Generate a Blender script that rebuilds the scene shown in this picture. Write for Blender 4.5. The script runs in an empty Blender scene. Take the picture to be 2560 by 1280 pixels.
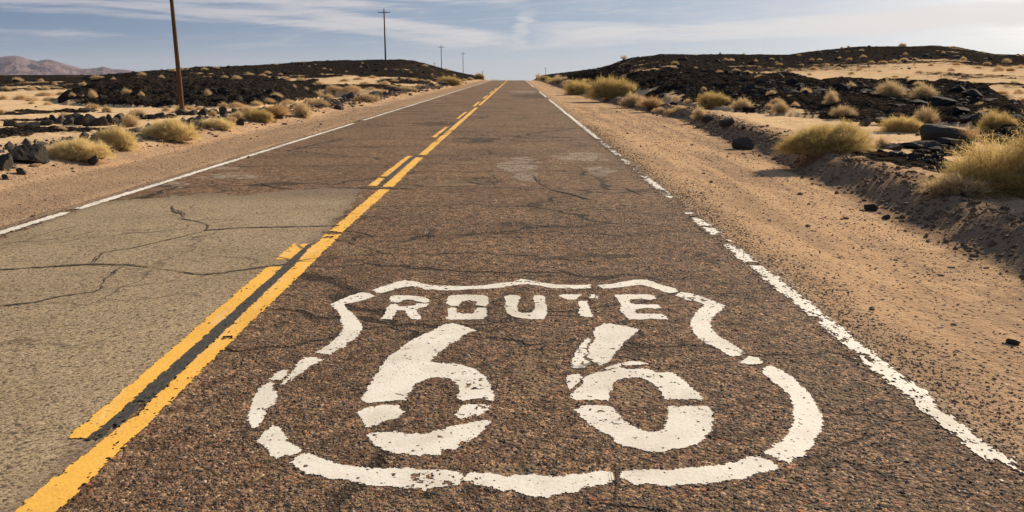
import bpy, math, random
import numpy as np
from mathutils import Vector, Matrix

random.seed(7)
SC = bpy.context.scene
COL = SC.collection

# ------------------------------------------------------------------ camera
W, H_PX, F_PX, CAM_H = 2560.0, 1280.0, 2000.0, 1.5
HORIZON, VPX = 182.0, 1290.0
PITCH = math.atan((H_PX / 2 - HORIZON) / F_PX)
YAW = math.atan((VPX - W / 2) * math.cos(PITCH) / F_PX)      # turned a little to the left of the road
cam_d = bpy.data.cameras.new('camera')
cam = bpy.data.objects.new('camera', cam_d)
COL.objects.link(cam)
cam.location = (0, 0, CAM_H)
cam.rotation_euler = (math.pi / 2 - PITCH, 0, YAW)
cam_d.sensor_width = 36
cam_d.lens = 36 * F_PX / W
cam_d.clip_start = 0.05
cam_d.clip_end = 40000
SC.camera = cam
SC.render.resolution_x, SC.render.resolution_y = 1024, 512

# ------------------------------------------------------------------ sun, sky, exposure
SUN_AZ, SUN_EL = math.radians(42), math.radians(25)          # clockwise from +Y (down the road)
sun_dir = Vector((math.sin(SUN_AZ) * math.cos(SUN_EL), math.cos(SUN_AZ) * math.cos(SUN_EL), math.sin(SUN_EL)))
sl = bpy.data.lights.new('sun', 'SUN')
sl.energy = 5.0
sl.angle = math.radians(0.55)
sl.color = (1.0, 0.865, 0.68)
so = bpy.data.objects.new('sun', sl)
COL.objects.link(so)
so.rotation_euler = sun_dir.to_track_quat('Z', 'Y').to_euler()

SC.view_settings.view_transform = 'Standard'
SC.view_settings.look = 'None'
SC.view_settings.exposure = 0.56
SC.view_settings.gamma = 1.0


class NT:
    """tiny helper to wire shader nodes"""
    def __init__(s, tree):
        s.t = tree
        tree.nodes.clear()

    def n(s, typ, **kw):
        nd = s.t.nodes.new(typ)
        for k, v in kw.items():
            setattr(nd, k, v)
        return nd

    def link(s, a, b):
        s.t.links.new(a, b)

    def set(s, sock, v):
        if hasattr(v, 'is_output') or isinstance(v, bpy.types.NodeSocket):
            s.t.links.new(v, sock)
        else:
            sock.default_value = v

    def math(s, op, a, b=0.0, c=0.0, clamp=False):
        nd = s.n('ShaderNodeMath', operation=op)
        nd.use_clamp = clamp
        s.set(nd.inputs[0], a)
        s.set(nd.inputs[1], b)
        s.set(nd.inputs[2], c)
        return nd.outputs[0]

    def mix(s, f, a, b, blend='MIX'):
        nd = s.n('ShaderNodeMix', data_type='RGBA', blend_type=blend)
        s.set(nd.inputs[0], f)
        for sock, v in ((nd.inputs[6], a), (nd.inputs[7], b)):
            if isinstance(v, tuple) and len(v) == 3:
                v = v + (1.0,)
            s.set(sock, v)
        return nd.outputs[2]

    def ramp(s, x, lo, hi, a=0.0, b=1.0, smooth=True):
        nd = s.n('ShaderNodeMapRange', interpolation_type='SMOOTHSTEP' if smooth else 'LINEAR')
        s.set(nd.inputs[0], x)
        nd.inputs[1].default_value, nd.inputs[2].default_value = lo, hi
        nd.inputs[3].default_value, nd.inputs[4].default_value = a, b
        return nd.outputs[0]

    def cramp(s, x, stops, interp='LINEAR'):
        nd = s.n('ShaderNodeValToRGB')
        cr = nd.color_ramp
        cr.interpolation = interp
        while len(cr.elements) > 1:
            cr.elements.remove(cr.elements[-1])
        cr.elements[0].position = stops[0][0]
        cr.elements[0].color = stops[0][1] + (1,)
        for p, c in stops[1:]:
            e = cr.elements.new(p)
            e.color = c + (1,)
        s.set(nd.inputs[0], x)
        return nd.outputs[0]

    def noise(s, vec, scale, detail=4, rough=0.55, dist=0.0):
        nd = s.n('ShaderNodeTexNoise')
        s.set(nd.inputs['Vector'], vec)
        nd.inputs['Scale'].default_value = scale
        nd.inputs['Detail'].default_value = detail
        nd.inputs['Roughness'].default_value = rough
        nd.inputs['Distortion'].default_value = dist
        return nd.outputs['Fac']

    def voro(s, vec, scale, feature='F1', rand=1.0):
        nd = s.n('ShaderNodeTexVoronoi', feature=feature)
        s.set(nd.inputs['Vector'], vec)
        nd.inputs['Scale'].default_value = scale
        nd.inputs['Randomness'].default_value = rand
        return nd

    def vscale(s, vec, v):
        nd = s.n('ShaderNodeVectorMath', operation='MULTIPLY')
        s.set(nd.inputs[0], vec)
        nd.inputs[1].default_value = v
        return nd.outputs[0]

    def combine(s, x, y, z):
        nd = s.n('ShaderNodeCombineXYZ')
        s.set(nd.inputs[0], x)
        s.set(nd.inputs[1], y)
        s.set(nd.inputs[2], z)
        return nd.outputs[0]

    def bump(s, height, strength, dist, normal=None):
        nd = s.n('ShaderNodeBump')
        nd.inputs['Strength'].default_value = strength
        nd.inputs['Distance'].default_value = dist
        s.set(nd.inputs['Height'], height)
        if normal is not None:
            s.link(normal, nd.inputs['Normal'])
        return nd.outputs[0]

    def principled(s, color, rough=0.9, normal=None, spec=0.2):
        nd = s.n('ShaderNodeBsdfPrincipled')
        s.set(nd.inputs['Base Color'], color if not (isinstance(color, tuple) and len(color) == 3) else color + (1,))
        s.set(nd.inputs['Roughness'], rough)
        nd.inputs['Specular IOR Level'].default_value = spec
        if normal is not None:
            s.link(normal, nd.inputs['Normal'])
        return nd.outputs[0]

    def out(s, shader):
        o = s.n('ShaderNodeOutputMaterial')
        s.link(shader, o.inputs['Surface'])


def build_sky():
    w = bpy.data.worlds.new('World')
    SC.world = w
    w.use_nodes = True
    g = NT(w.node_tree)
    tc = g.n('ShaderNodeTexCoord')
    sep = g.n('ShaderNodeSeparateXYZ')
    g.link(tc.outputs['Generated'], sep.inputs[0])
    x, y, z = sep.outputs
    # thick air near the ground is skipped so that the low sky keeps its blue
    zl = g.math('ADD', g.math('MULTIPLY', g.math('MAXIMUM', z, -0.02), 2.4), 0.115)
    vec = g.combine(x, y, zl)
    nrm = g.n('ShaderNodeVectorMath', operation='NORMALIZE')
    g.link(vec, nrm.inputs[0])
    sky = g.n('ShaderNodeTexSky', sky_type='NISHITA')
    sky.sun_disc = False
    sky.sun_elevation = SUN_EL
    sky.sun_rotation = SUN_AZ
    sky.altitude = 300
    sky.air_density = 1.0
    sky.dust_density = 1.6
    sky.ozone_density = 1.5
    g.link(nrm.outputs[0], sky.inputs['Vector'])
    # high thin cloud, laid out by compass bearing and height above the horizon
    az = g.math('ARCTAN2', x, y)
    el = z
    wob = g.noise(g.combine(g.math('MULTIPLY', az, 6.0), g.math('MULTIPLY', el, 45.0), 3.3), 1.0, 4, 0.55)
    elw = g.math('ADD', el, g.math('MULTIPLY', g.math('SUBTRACT', wob, 0.5), 0.016))
    elt = g.math('SUBTRACT', elw, g.math('MULTIPLY', az, 0.03))
    n1 = g.noise(g.combine(g.math('MULTIPLY', az, 9.0), g.math('MULTIPLY', elt, 150.0), 0.0), 1.0, 8, 0.62, 0.8)
    n2 = g.noise(g.combine(g.math('MULTIPLY', az, 3.6), g.math('MULTIPLY', elt, 42.0), 7.0), 1.0, 5, 0.55, 0.6)
    n3 = g.noise(g.combine(g.math('MULTIPLY', az, 40.0), g.math('MULTIPLY', elt, 420.0), 2.0), 1.0, 5, 0.6, 0.5)
    dens = g.math('ADD', g.math('MULTIPLY', n1, 0.50), g.math('ADD', g.math('MULTIPLY', n2, 0.60), g.math('MULTIPLY', n3, 0.20)))

    def band(c_el, slope, half, az0, az1, soft=0.12):
        d = g.math('ABSOLUTE', g.math('SUBTRACT', g.math('SUBTRACT', elw, c_el), g.math('MULTIPLY', az, slope)))
        m = g.ramp(d, half, half * 0.1)
        m = g.math('MULTIPLY', m, g.ramp(az, az0 - soft, az0 + soft))
        return g.math('MULTIPLY', m, g.ramp(az, az1 + soft, az1 - soft))
    bands = [(0.040, 0.040, 0.021, 0.03, 0.9, 0.06, .30), (0.082, 0.020, 0.016, 0.22, 0.9, 0.1, .22), (0.060, 0.03, 0.016, 0.30, 0.9, .1, .14),
             (0.036, -0.12, 0.013, -0.26, 0.0, 0.06, .32), (0.030, -0.10, 0.010, -0.42, -0.05, 0.08, .26), (0.086, -0.015, 0.010, -0.60, -0.06, 0.08, .26), (0.072, -0.03, 0.008, -0.7, -0.14, 0.08, .22),
             (0.062, -0.02, 0.007, -0.8, -0.24, 0.08, .2), (0.048, -0.03, 0.007, -0.8, -0.30, 0.08, .2), (0.035, -0.015, 0.004, -0.8, -0.42, 0.05, .12)]
    hint = None
    for bnd in bands:
        q = g.math('MULTIPLY', band(*bnd[:6]), bnd[6])
        hint = q if hint is None else g.math('MAXIMUM', hint, q)
    # the little upright plume over the road
    kink = g.math('MULTIPLY', g.math('SUBTRACT', g.noise(g.combine(2.0, g.math('MULTIPLY', el, 70.0), 0.0), 1.0, 3, .5), .5), .05)
    paz = g.math('SUBTRACT', g.math('ADD', az, g.math('ADD', kink, g.math('MULTIPLY', g.math('SUBTRACT', n1, .5), .03))), g.math('ADD', g.math('MULTIPLY', g.math('SUBTRACT', el, 0.05), 0.55), 0.006))
    pl = g.math('MULTIPLY', g.ramp(g.math('ABSOLUTE', paz), 0.017, 0.003), g.ramp(el, 0.018, 0.036))
    pl = g.math('MULTIPLY', g.math('MULTIPLY', pl, g.ramp(el, 0.080, 0.062)), g.ramp(n3, .3, .6, .55, 1.0))
    # a thin contrail to the right
    ct = g.math('ABSOLUTE', g.math('SUBTRACT', az, g.math('ADD', g.math('MULTIPLY', g.math('SUBTRACT', elw, 0.025), 2.6), 0.375)))
    ct = g.math('MULTIPLY', g.ramp(ct, 0.010, 0.001), g.ramp(el, 0.024, 0.034))
    ct = g.math('MULTIPLY', ct, g.ramp(el, 0.075, 0.055))
    cov = g.ramp(g.math('ADD', dens, g.math('SUBTRACT', hint, .04)), 0.57, 0.97)
    cov = g.math('MULTIPLY', cov, g.ramp(el, 0.004, 0.03))
    cov = g.math('MULTIPLY', cov, g.ramp(el, 0.75, 0.2))
    cov = g.math('MAXIMUM', cov, g.math('MULTIPLY', pl, 0.72))
    cov = g.math('MAXIMUM', cov, g.math('MULTIPLY', ct, 0.45))
    cov = g.math('MULTIPLY', cov, 0.88)
    # thin cloud scatters more of the light the nearer it stands to the sun
    sdot = g.n('ShaderNodeVectorMath', operation='DOT_PRODUCT')
    g.link(tc.outputs['Generated'], sdot.inputs[0])
    sdot.inputs[1].default_value = sun_dir
    glow = g.ramp(sdot.outputs['Value'], 0.15, 0.88, 0.0, 1.0, False)
    cloud = g.mix(glow, (5.4, 5.3, 6.1), (9.9, 9.55, 9.3))
    col = g.mix(cov, g.mix(.45, sky.outputs[0], g.mix(glow, (1.9, 3.1, 5.3), (5.6, 6.6, 7.6))), cloud)
    col = g.mix(g.ramp(el, .055, -.005, 0, .5), col, g.mix(glow, (4.9, 5.4, 5.9), (8.0, 8.2, 8.1)))
    bg = g.n('ShaderNodeBackground')
    g.link(col, bg.inputs['Color'])
    bg.inputs['Strength'].default_value = 0.054
    o = g.n('ShaderNodeOutputWorld')
    g.link(bg.outputs[0], o.inputs['Surface'])


build_sky()

# ------------------------------------------------------------------ survey helpers
_R = cam.rotation_euler.to_matrix()


def ray(px, py):
    d = _R @ Vector(((px - W / 2) / F_PX, -(py - H_PX / 2) / F_PX, -1.0))
    return d


def flat(px, py, z=0.0):
    d = ray(px, py)
    t = (z - CAM_H) / d.z
    return d.x * t, d.y * t


def ang(px):
    d = ray(px, HORIZON)
    return math.atan2(d.x, d.y)


def zat(px, py, D):
    """height seen at pixel row py at ground distance D"""
    d = ray(px, py)
    return CAM_H + d.z / math.hypot(d.x, d.y) * D


# ------------------------------------------------------------------ numpy noise
def _hash(ix, iy, seed):
    n = (ix.astype(np.int64) * 374761393 + iy.astype(np.int64) * 668265263 + seed * 1442695041) & 0xffffffff
    n = ((n ^ (n >> 13)) * 1274126177) & 0xffffffff
    n = (n ^ (n >> 16)) & 0xffffffff
    return n.astype(np.float64) / 4294967295.0


def vnoise(x, y, seed=0):
    ix, iy = np.floor(x), np.floor(y)
    fx, fy = x - ix, y - iy
    u, v = fx * fx * fx * (fx * (fx * 6 - 15) + 10), fy * fy * fy * (fy * (fy * 6 - 15) + 10)
    a, b = _hash(ix, iy, seed), _hash(ix + 1, iy, seed)
    c, d = _hash(ix, iy + 1, seed), _hash(ix + 1, iy + 1, seed)
    return (a * (1 - u) + b * u) * (1 - v) + (c * (1 - u) + d * u) * v - 0.5


def fbm(x, y, scale, octaves=4, gain=0.5, seed=0, ridged=False):
    s, amp, tot = np.zeros_like(x), 1.0, 0.0
    f = scale
    for o in range(octaves):
        n = vnoise(x * f + 17.3 * o, y * f - 9.1 * o, seed + o * 31)
        if ridged:
            n = 0.5 - np.abs(n) * 2
        s += n * amp
        tot += amp
        amp *= gain
        f *= 2.03
    return s / tot


def sstep(a, b, x):
    t = np.clip((x - a) / (b - a), 0, 1)
    return t * t * (3 - 2 * t)


# ------------------------------------------------------------------ the lie of the land
ROAD_L, ROAD_R = -5.35, 2.06


def zroad(Y):
    Y = np.asarray(Y, float)
    d = np.clip(Y - 146, 0, 90)
    return -1.05e-4 * d * d - np.clip(Y - 236, 0, None) * 0.0189


RIDGES = []


def ridge(name, pts, back, power=1.5, lump=0.3, lump_scale=0.12):
    """pts: (column in the photo, row of the crest, distance of the crest, distance of the foot, height of the foot)"""
    a = np.array([ang(p[0]) for p in pts])
    D = np.array([p[2] for p in pts], float)
    z = np.array([zat(p[0], p[1], p[2]) for p in pts])
    Df = np.array([p[3] for p in pts], float)
    zf = np.array([p[4] for p in pts], float)
    RIDGES.append(dict(name=name, a=a, D=D, z=z, Df=Df, zf=zf, back=back, power=power, lump=lump, ls=lump_scale))


ridge('near lava hill on the left', [(128, 246, 84, 76, -1), (160, 232, 84, 74, -1), (230, 214, 86, 71, -1), (330, 193, 90, 68, -1),
      (440, 188, 92, 66, -1), (560, 190, 90, 64, -1), (640, 191, 90, 64, -1), (700, 199, 90, 68, -.9), (755, 214, 90, 74, -.8),
      (785, 228, 92, 80, -.6), (800, 236, 92, 82, -.6)], 22, 0.75, 0.55, 0.16)
ridge('far lava hill on the left', [(120, 200, 190, 130, -1), (250, 188, 150, 110, -1), (340, 181, 140, 100, -1), (440, 173, 140, 95, -.8), (500, 168, 140, 95, -.6),
      (600, 166, 140, 92, -.5), (700, 160, 150, 90, -.4), (760, 155, 155, 88, -.3), (850, 151, 158, 86, -.3), (940, 150, 160, 86, -.3),
      (1000, 149, 162, 88, -.3), (1040, 153, 165, 92, -.2), (1080, 164, 172, 100, -.15), (1110, 172, 180, 110, -.1), (1150, 182, 190, 125, -.1),
      (1180, 187, 200, 140, -.1), (1206, 194, 205, 160, -.3)], 60, 1.4, 0.30, 0.07)
ridge('lava field far left', [(-900, 186, 210, 110, -1), (-200, 187, 200, 108, -1), (0, 188, 200, 105, -1), (150, 188, 190, 105, -1), (290, 189, 175, 110, -1), (380, 205, 165, 120, -1)], 120, 0.8, 0.3, 0.08)
ridge('near lava ridge on the right', [(1385, 192, 130, 100, 0), (1440, 184, 100, 80, .1), (1490, 177, 84, 62, .1), (1535, 172, 74, 52, .15), (1600, 174, 66, 42, .2), (1680, 176, 62, 35, .2), (1730, 177, 60, 32, .2), (1780, 183, 57, 31, .2),
      (1880, 187, 54, 29, .2), (1920, 188, 52, 28, .2), (1982, 193, 50, 27, .2), (2055, 204, 47, 26, .2), (2105, 200, 46, 25.5, .2), (2160, 205, 45, 25, .2), (2207, 206, 44, 25, .2),
      (2325, 208, 41, 25, .2), (2345, 205, 40, 25, .2), (2420, 212, 38, 24, .2), (2470, 222, 35, 23, .2), (2495, 240, 31, 22, .2), (2535, 262, 27, 20, .2), (2600, 290, 25, 19, .2)],
      14, 0.6, 0.5, 0.2)
ridge('far lava hill on the right', [(1335, 191, 200, 150, -.3), (1372, 186, 190, 130, -.1), (1455, 176, 175, 110, 0), (1487, 172, 168, 100, 0), (1517, 165, 160, 95, .1), (1535, 159, 158, 90, .2), (1555, 151, 155, 85, .3),
      (1580, 145, 150, 80, .4), (1630, 140, 145, 75, .5), (1650, 136, 145, 72, .5), (1730, 138, 145, 68, .5), (1805, 136, 150, 64, .5), (1920, 137, 155, 60, .5), (1970, 137, 158, 58, .5),
      (2032, 128, 160, 56, .5), (2095, 121, 163, 55, .4), (2145, 117, 165, 53, .4), (2270, 116, 170, 50, .4), (2325, 114, 172, 48, .4), (2350, 116, 172, 47, .4), (2395, 120, 174, 46, .4),
      (2445, 130, 176, 43, .4), (2482, 136, 178, 40, .4), (2560, 137, 182, 38, .4), (2900, 137, 190, 36, .4), (3600, 140, 200, 36, .4)], 90, 1.45, 0.35, 0.06)

BERM_Y = np.array([-20, 0, 5, 7.7, 10, 18, 28, 44, 60, 187, 400.])
BERM_X = np.array([4.3, 4.2, 4.15, 4.2, 4.5, 5.1, 5.8, 4.9, 4.7, 4.7, 4.7])


def land(X, Y, detail=True):
    """height, lava share, gravel share"""
    X = np.asarray(X, float)
    Y = np.asarray(Y, float)
    r = np.hypot(X, Y)
    a = np.arctan2(X, Y)
    zr = zroad(Y)
    zr = np.where(r > 240, np.minimum(zr, zroad(r)), zr)
    # left of the road: gravel verge, stony rim, then down to the sand flat
    dl = -X
    left = -0.012 - 0.02 * sstep(5.2, 6.6, dl) + 0.17 * sstep(6.7, 8.0, dl) - 1.15 * sstep(8.3, 19.0, dl) * sstep(-5, 6, Y)
    left += 0.06 * fbm(X, Y, 0.6, 3, .5, 5) * sstep(6.4, 8, dl) + 0.35 * fbm(X, Y, 0.07, 3, .5, 6) * sstep(9, 18, dl)
    # right: wide gravel verge, low graded bank, sand terrace
    xb = np.interp(Y, BERM_Y, BERM_X) + 0.25 * fbm(X * 0, Y, 0.5, 3, .5, 8)
    db = X - xb
    right = -0.012 - 0.05 * sstep(2.1, 3.4, X) + (0.21 + .08 * sstep(6, 12, Y)) * sstep(-0.14, 0.42, db) - 0.07 * sstep(0.5, 1.8, db)
    right += (0.13 * fbm(X, Y, 1.5, 3, .6, 9) + .07 * fbm(X, Y, 5, 3, .6, 19)) * sstep(-0.25, 0.3, db) * (1 - .7 * sstep(.8, 2.5, db)) + 0.22 * fbm(X, Y, 0.11, 3, .5, 10) * sstep(1.5, 6, db)
    z = np.where(X < -1.5, left, right)
    under = sstep(ROAD_L + 0.02, ROAD_L + 0.4, X) * (1 - sstep(ROAD_R - 0.4, ROAD_R - 0.02, X))
    z = z - 0.06 * under + zr
    if detail:
        z = z + (0.010 * fbm(X, Y, 4.0, 3, .6, 12) + 0.03 * fbm(X, Y, .9, 3, .5, 13)) * (1 - under) * np.clip(1.3 - r / 300, 0, 1)
    # hills
    lava = np.zeros_like(z)
    for q in RIDGES:
        D = np.interp(a, q['a'], q['D'])
        zc = np.interp(a, q['a'], q['z'])
        Df = np.interp(a, q['a'], q['Df'])
        zf = np.interp(a, q['a'], q['zf'])
        edge = sstep(q['a'][0] - 0.012, q['a'][0] + 0.012, a) * (1 - sstep(q['a'][-1] - 0.012, q['a'][-1] + 0.012, a))
        t = np.clip((r - Df) / (D - Df), 0, 1)
        up = t ** q['power']
        b = 1 - sstep(0, 1, (r - D) / q['back'])
        prof = np.where(r <= D, up, b)
        hz = zf + (zc - zf) * prof
        lm = q['lump'] * (fbm(X, Y, q['ls'], 5, .55, 21) + 0.5 * fbm(X, Y, q['ls'] * 3, 4, .6, 23, True) - 0.12)
        # leave the crest line itself true
        hz = hz + lm * np.where(r <= D, np.clip(prof * 3, 0, 1) * (1 - 0.6 * t), 0.4 * b)
        hz = np.where(edge < .999, z - .6 + (hz - z + .6) * edge, hz)
        act = (edge > 0.02) & (r > Df) & (r < D + q['back'])
        zz = np.where(act, np.maximum(z, hz), z)
        grow = np.clip((hz - z + 0.15) / 0.5, 0, 1) * act
        nm = q['name']
        if nm == 'near lava hill on the left':
            lv = grow * 1.5
        elif nm == 'far lava hill on the left':
            lv = sstep(112, 126, r + 14 * fbm(X, Y, .06, 4, .5, 40)) * act * 1.1
            lv = lv * np.where(a < ang(760), 0.78, 1.0)
        elif nm == 'lava field far left':
            lv = np.clip(sstep(108, 120, r + 24 * fbm(X, Y, .05, 4, .5, 41)), 0, 1) * act * 0.95
        elif nm == 'near lava ridge on the right':
            lv = np.clip(grow * 1.4, 0, 1) * act * sstep(0.0, 1.2, t * 9 + 3.0 * fbm(X, Y, .25, 4, .5, 42) + 0.2)
        else:
            sandy = sstep(ang(1740), ang(1800), a)
            edge_r = 40 + sandy * (np.interp(a, [ang(1800), ang(1950), ang(2300), ang(2600)], [50, 62, 66, 70]))
            lv = sstep(edge_r - 24, edge_r + 14, r + 26 * fbm(X, Y, .06, 5, .6, 43)) * act
            lv = lv * (1 - 0.25 * sandy * (1 - sstep(edge_r + 10, edge_r + 45, r)))
        lava = np.maximum(lava, lv)
        z = zz
    # low dark stony patches on the flats
    for (cx, cy, rx, ry, s) in PATCHES:
        d = ((X - cx) / rx) ** 2 + ((Y - cy) / ry) ** 2
        lava = np.maximum(lava, s * np.clip(1.25 - d + 1.4 * fbm(X, Y, .5 / max(rx, ry) * 3, 4, .6, 47), 0, 1))
    lava = lava * (1 - .55 * sstep(.07, .28, fbm(X, Y, .11, 5, .62, 49)))
    gl = sstep(9.3, 7.2, dl) * (X < 0)
    gr = (1 - sstep(0.6, 1.8, db)) * (X > 0)
    gravel = np.clip(gl + gr, 0, 1)
    gr2 = (1 - sstep(.35, .9, db)) * (X > 0)
    return z, lava * (1 - gl) * (1 - gr2), gravel


PATCHES = []


def hit(px, py):
    """where the line of sight through a photo point meets the land"""
    d = ray(px, py)
    hd = math.hypot(d.x, d.y)
    r = np.geomspace(2.0, 420, 2600)
    X, Y = d.x / hd * r, d.y / hd * r
    z = land(X, Y, False)[0]
    zl = CAM_H + d.z / hd * r
    i = np.argmax(zl <= z)
    if zl[i] > z[i]:
        i = len(r) - 1
    return float(X[i]), float(Y[i]), float(z[i]), float(r[i])


def gz(x, y):
    return float(land(np.array([x]), np.array([y]))[0][0])


for (px, py, wpx, rdepth, s) in [(90, 283, 250, 4.6, 1.0), (60, 332, 210, 3.0, 1.0), (200, 328, 150, 2.0, .9), (170, 303, 280, 2.4, .9), (380, 297, 270, 2.4, .85), (560, 283, 250, 2.4, .9), (470, 294, 120, 1.2, .7),
                                 (690, 275, 150, 1.5, .8), (870, 218, 340, 8, 1.0), (1020, 203, 170, 9, .95), (740, 272, 160, 1.4, .8),
                                 (2230, 395, 260, 1.8, .95), (2330, 372, 220, 1.2, .9), (2130, 400, 160, 1.3, .8), (2450, 335, 200, 2.0, .9), (2510, 360, 120, 1.2, .8), (2140, 290, 150, 2.0, .8), (1620, 250, 120, 3.0, .7), (1900, 268, 120, 2.2, .6),
                                 (2500, 215, 200, 9, .7), (2400, 190, 260, 9, .55)]:
    hx, hy, hz_, hr = hit(px, py)
    PATCHES.append((hx, hy, wpx / 2 / F_PX * hr, rdepth, s))


# ------------------------------------------------------------------ mesh helpers
def mesh_np(name, verts, faces_flat, sizes, smooth=True, attrs=None, mat=None):
    """verts (n,3); faces_flat loop indices; sizes: int or array of corners per face"""
    me = bpy.data.meshes.new(name)
    nv = len(verts)
    fl = np.asarray(faces_flat, np.int32).ravel()
    if np.isscalar(sizes):
        nf = len(fl) // sizes
        starts = np.arange(nf, dtype=np.int32) * sizes
    else:
        sizes = np.asarray(sizes, np.int32)
        nf = len(sizes)
        starts = np.concatenate(([0], np.cumsum(sizes)[:-1])).astype(np.int32)
    me.vertices.add(nv)
    me.vertices.foreach_set('co', np.asarray(verts, np.float32).ravel())
    me.loops.add(len(fl))
    me.loops.foreach_set('vertex_index', fl)
    me.polygons.add(nf)
    me.polygons.foreach_set('loop_start', starts)
    me.update(calc_edges=True)
    me.polygons.foreach_set('use_smooth', np.full(nf, smooth, dtype=bool))
    for k, v in (attrs or {}).items():
        at = me.attributes.new(k, 'FLOAT', 'POINT')
        at.data.foreach_set('value', np.asarray(v, np.float32))
    if mat:
        me.materials.append(mat)
    me.validate()
    return me


def add(name, me, parent=None, loc=None):
    o = bpy.data.objects.new(name, me)
    COL.objects.link(o)
    if parent:
        o.parent = parent
    if loc is not None:
        o.location = loc
    return o


def tag(o, label, cat, group=None):
    o['label'] = label
    o['category'] = cat
    if group:
        o['group'] = group
    return o


def grid_faces(nr, nc):
    i = np.arange(nr * nc).reshape(nr, nc)
    return np.stack([i[:-1, :-1], i[:-1, 1:], i[1:, 1:], i[1:, :-1]], -1).reshape(-1, 4)


# ------------------------------------------------------------------ materials
def mat(name):
    m = bpy.data.materials.new(name)
    m.use_nodes = True
    return m, NT(m.node_tree)


def obj_coord(g):
    return g.n('ShaderNodeTexCoord').outputs['Object']


def attr(g, name):
    return g.n('ShaderNodeAttribute', attribute_name=name).outputs['Fac']


def mat_road():
    m, g = mat('chip seal asphalt')
    co = obj_coord(g)
    flatco = g.vscale(co, (1, 1, 0))
    v1 = g.voro(flatco, 46)
    v2 = g.voro(flatco, 150)
    v3 = g.voro(flatco, 20)
    sel = g.n('ShaderNodeSeparateColor')
    g.link(v1.outputs['Color'], sel.inputs[0])
    stones = g.cramp(sel.outputs[0], [(0.0, (.070, .060, .058)), (.14, (.17, .115, .085)), (.34, (.245, .150, .105)), (.5, (.105, .080, .070)), (.62, (.27, .185, .125)), (.74, (.20, .110, .080)), (.84, (.135, .120, .110)), (.92, (.37, .275, .195)), (.975, (.36, .155, .080))], 'CONSTANT')
    sel2 = g.n('ShaderNodeSeparateColor')
    g.link(v2.outputs['Color'], sel2.inputs[0])
    fine = g.cramp(sel2.outputs[1], [(0, (.065, .048, .036)), (.25, (.165, .118, .080)), (.6, (.235, .165, .108)), (.86, (.32, .235, .155)), (.96, (.50, .40, .28))], 'CONSTANT')
    sel3 = g.n('ShaderNodeSeparateColor')
    g.link(v3.outputs['Color'], sel3.inputs[0])
    # chips bedded in sandy fines, with black pits: binder colour that also paints in the shade between stones
    dens = g.noise(flatco, 1.6, 4, .6)
    big = g.math('MULTIPLY', g.ramp(v1.outputs['Distance'], 0.56, 0.44), g.ramp(g.math('ADD', sel.outputs[1], g.math('MULTIPLY', g.math('SUBTRACT', dens, .5), .9)), .34, .40))
    col = g.mix(big, fine, stones)
    bare = g.noise(flatco, 26, 3, .6)
    pits = g.ramp(bare, .58, .66)
    col = g.mix(g.math('MULTIPLY', pits, .85), col, (.045, .034, .027))
    tone = g.noise(flatco, 0.55, 5, .6)
    col = g.mix(1.0, col, g.cramp(tone, [(.25, (.72, .70, .68)), (.5, (1, 1, 1)), (.75, (1.22, 1.17, 1.12))]), 'MULTIPLY')
    tone2 = g.noise(g.vscale(flatco, (1, .35, 1)), 3.2, 4, .6)
    col = g.mix(1.0, col, g.cramp(tone2, [(.3, (.90, .88, .86)), (.5, (1, 1, 1)), (.72, (1.08, 1.06, 1.04))]), 'MULTIPLY')
    sp = g.noise(flatco, 11, 3, .7)
    col = g.mix(1.0, col, g.cramp(sp, [(.34, (.52, .50, .48)), (.5, (.98, .97, .96)), (.66, (1.38, 1.34, 1.28))]), 'MULTIPLY')
    col = g.mix(1.0, col, g.cramp(sel3.outputs[1], [(0, (.70, .68, .66)), (.5, (1, 1, 1)), (1, (1.28, 1.25, 1.2))]), 'MULTIPLY')
    col = g.mix(1.0, col, (1.07, .95, .84), 'MULTIPLY')
    # greener grime in the wheel-worn hollows
    grime = g.ramp(g.noise(flatco, 0.9, 4, .6, .4), .57, .72)
    col = g.mix(g.math('MULTIPLY', grime, .45), col, (.105, .080, .045))
    # pale scuffed filler patches
    sx = g.n('ShaderNodeSeparateXYZ')
    g.link(co, sx.inputs[0])
    warp = g.noise(flatco, 1.6, 5, .65)
    warp2 = g.noise(g.vscale(flatco, (1.3, 1, 1)), 2.1, 5, .65)
    total = None
    for (px, py, wx, wy) in [(1302, 412, 60, 22), (1312, 440, 36, 18), (1450, 391, 80, 13), (1505, 426, 50, 11), (1310, 229, 40, 3), (585, 440, 80, 9), (430, 462, 80, 9), (560, 420, 50, 5)]:
        x0, y0 = flat(px, py)
        x1, _ = flat(px + wx, py)
        _, y1 = flat(px, py + wy)
        _, y2 = flat(px, py - wy)
        dx = g.math('DIVIDE', g.math('SUBTRACT', sx.outputs[0], x0), abs(x1 - x0))
        dy = g.math('DIVIDE', g.math('SUBTRACT', sx.outputs[1], y0), abs(y2 - y1) / 2)
        dx = g.math('ADD', dx, g.math('MULTIPLY', g.math('SUBTRACT', warp, .5), 2.6))
        dy = g.math('ADD', dy, g.math('MULTIPLY', g.math('SUBTRACT', warp2, .5), 3.2))
        d = g.math('ADD', g.math('MULTIPLY', dx, dx), g.math('MULTIPLY', dy, dy))
        k = g.ramp(d, 1.3, .2)
        total = k if total is None else g.math('MAXIMUM', total, k)
    pn = g.noise(g.vscale(flatco, (3.0, 2.2, 1)), 2.0, 7, .74, 0.8)
    pale = g.ramp(g.math('MULTIPLY', total, g.math('ADD', g.math('MULTIPLY', g.math('SUBTRACT', pn, .5), 5.0), .62)), .22, .72)
    col = g.mix(g.math('MULTIPLY', pale, .75), col, g.mix(g.ramp(bare, .4, .62), (.42, .35, .265), (.24, .185, .135)))
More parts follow.
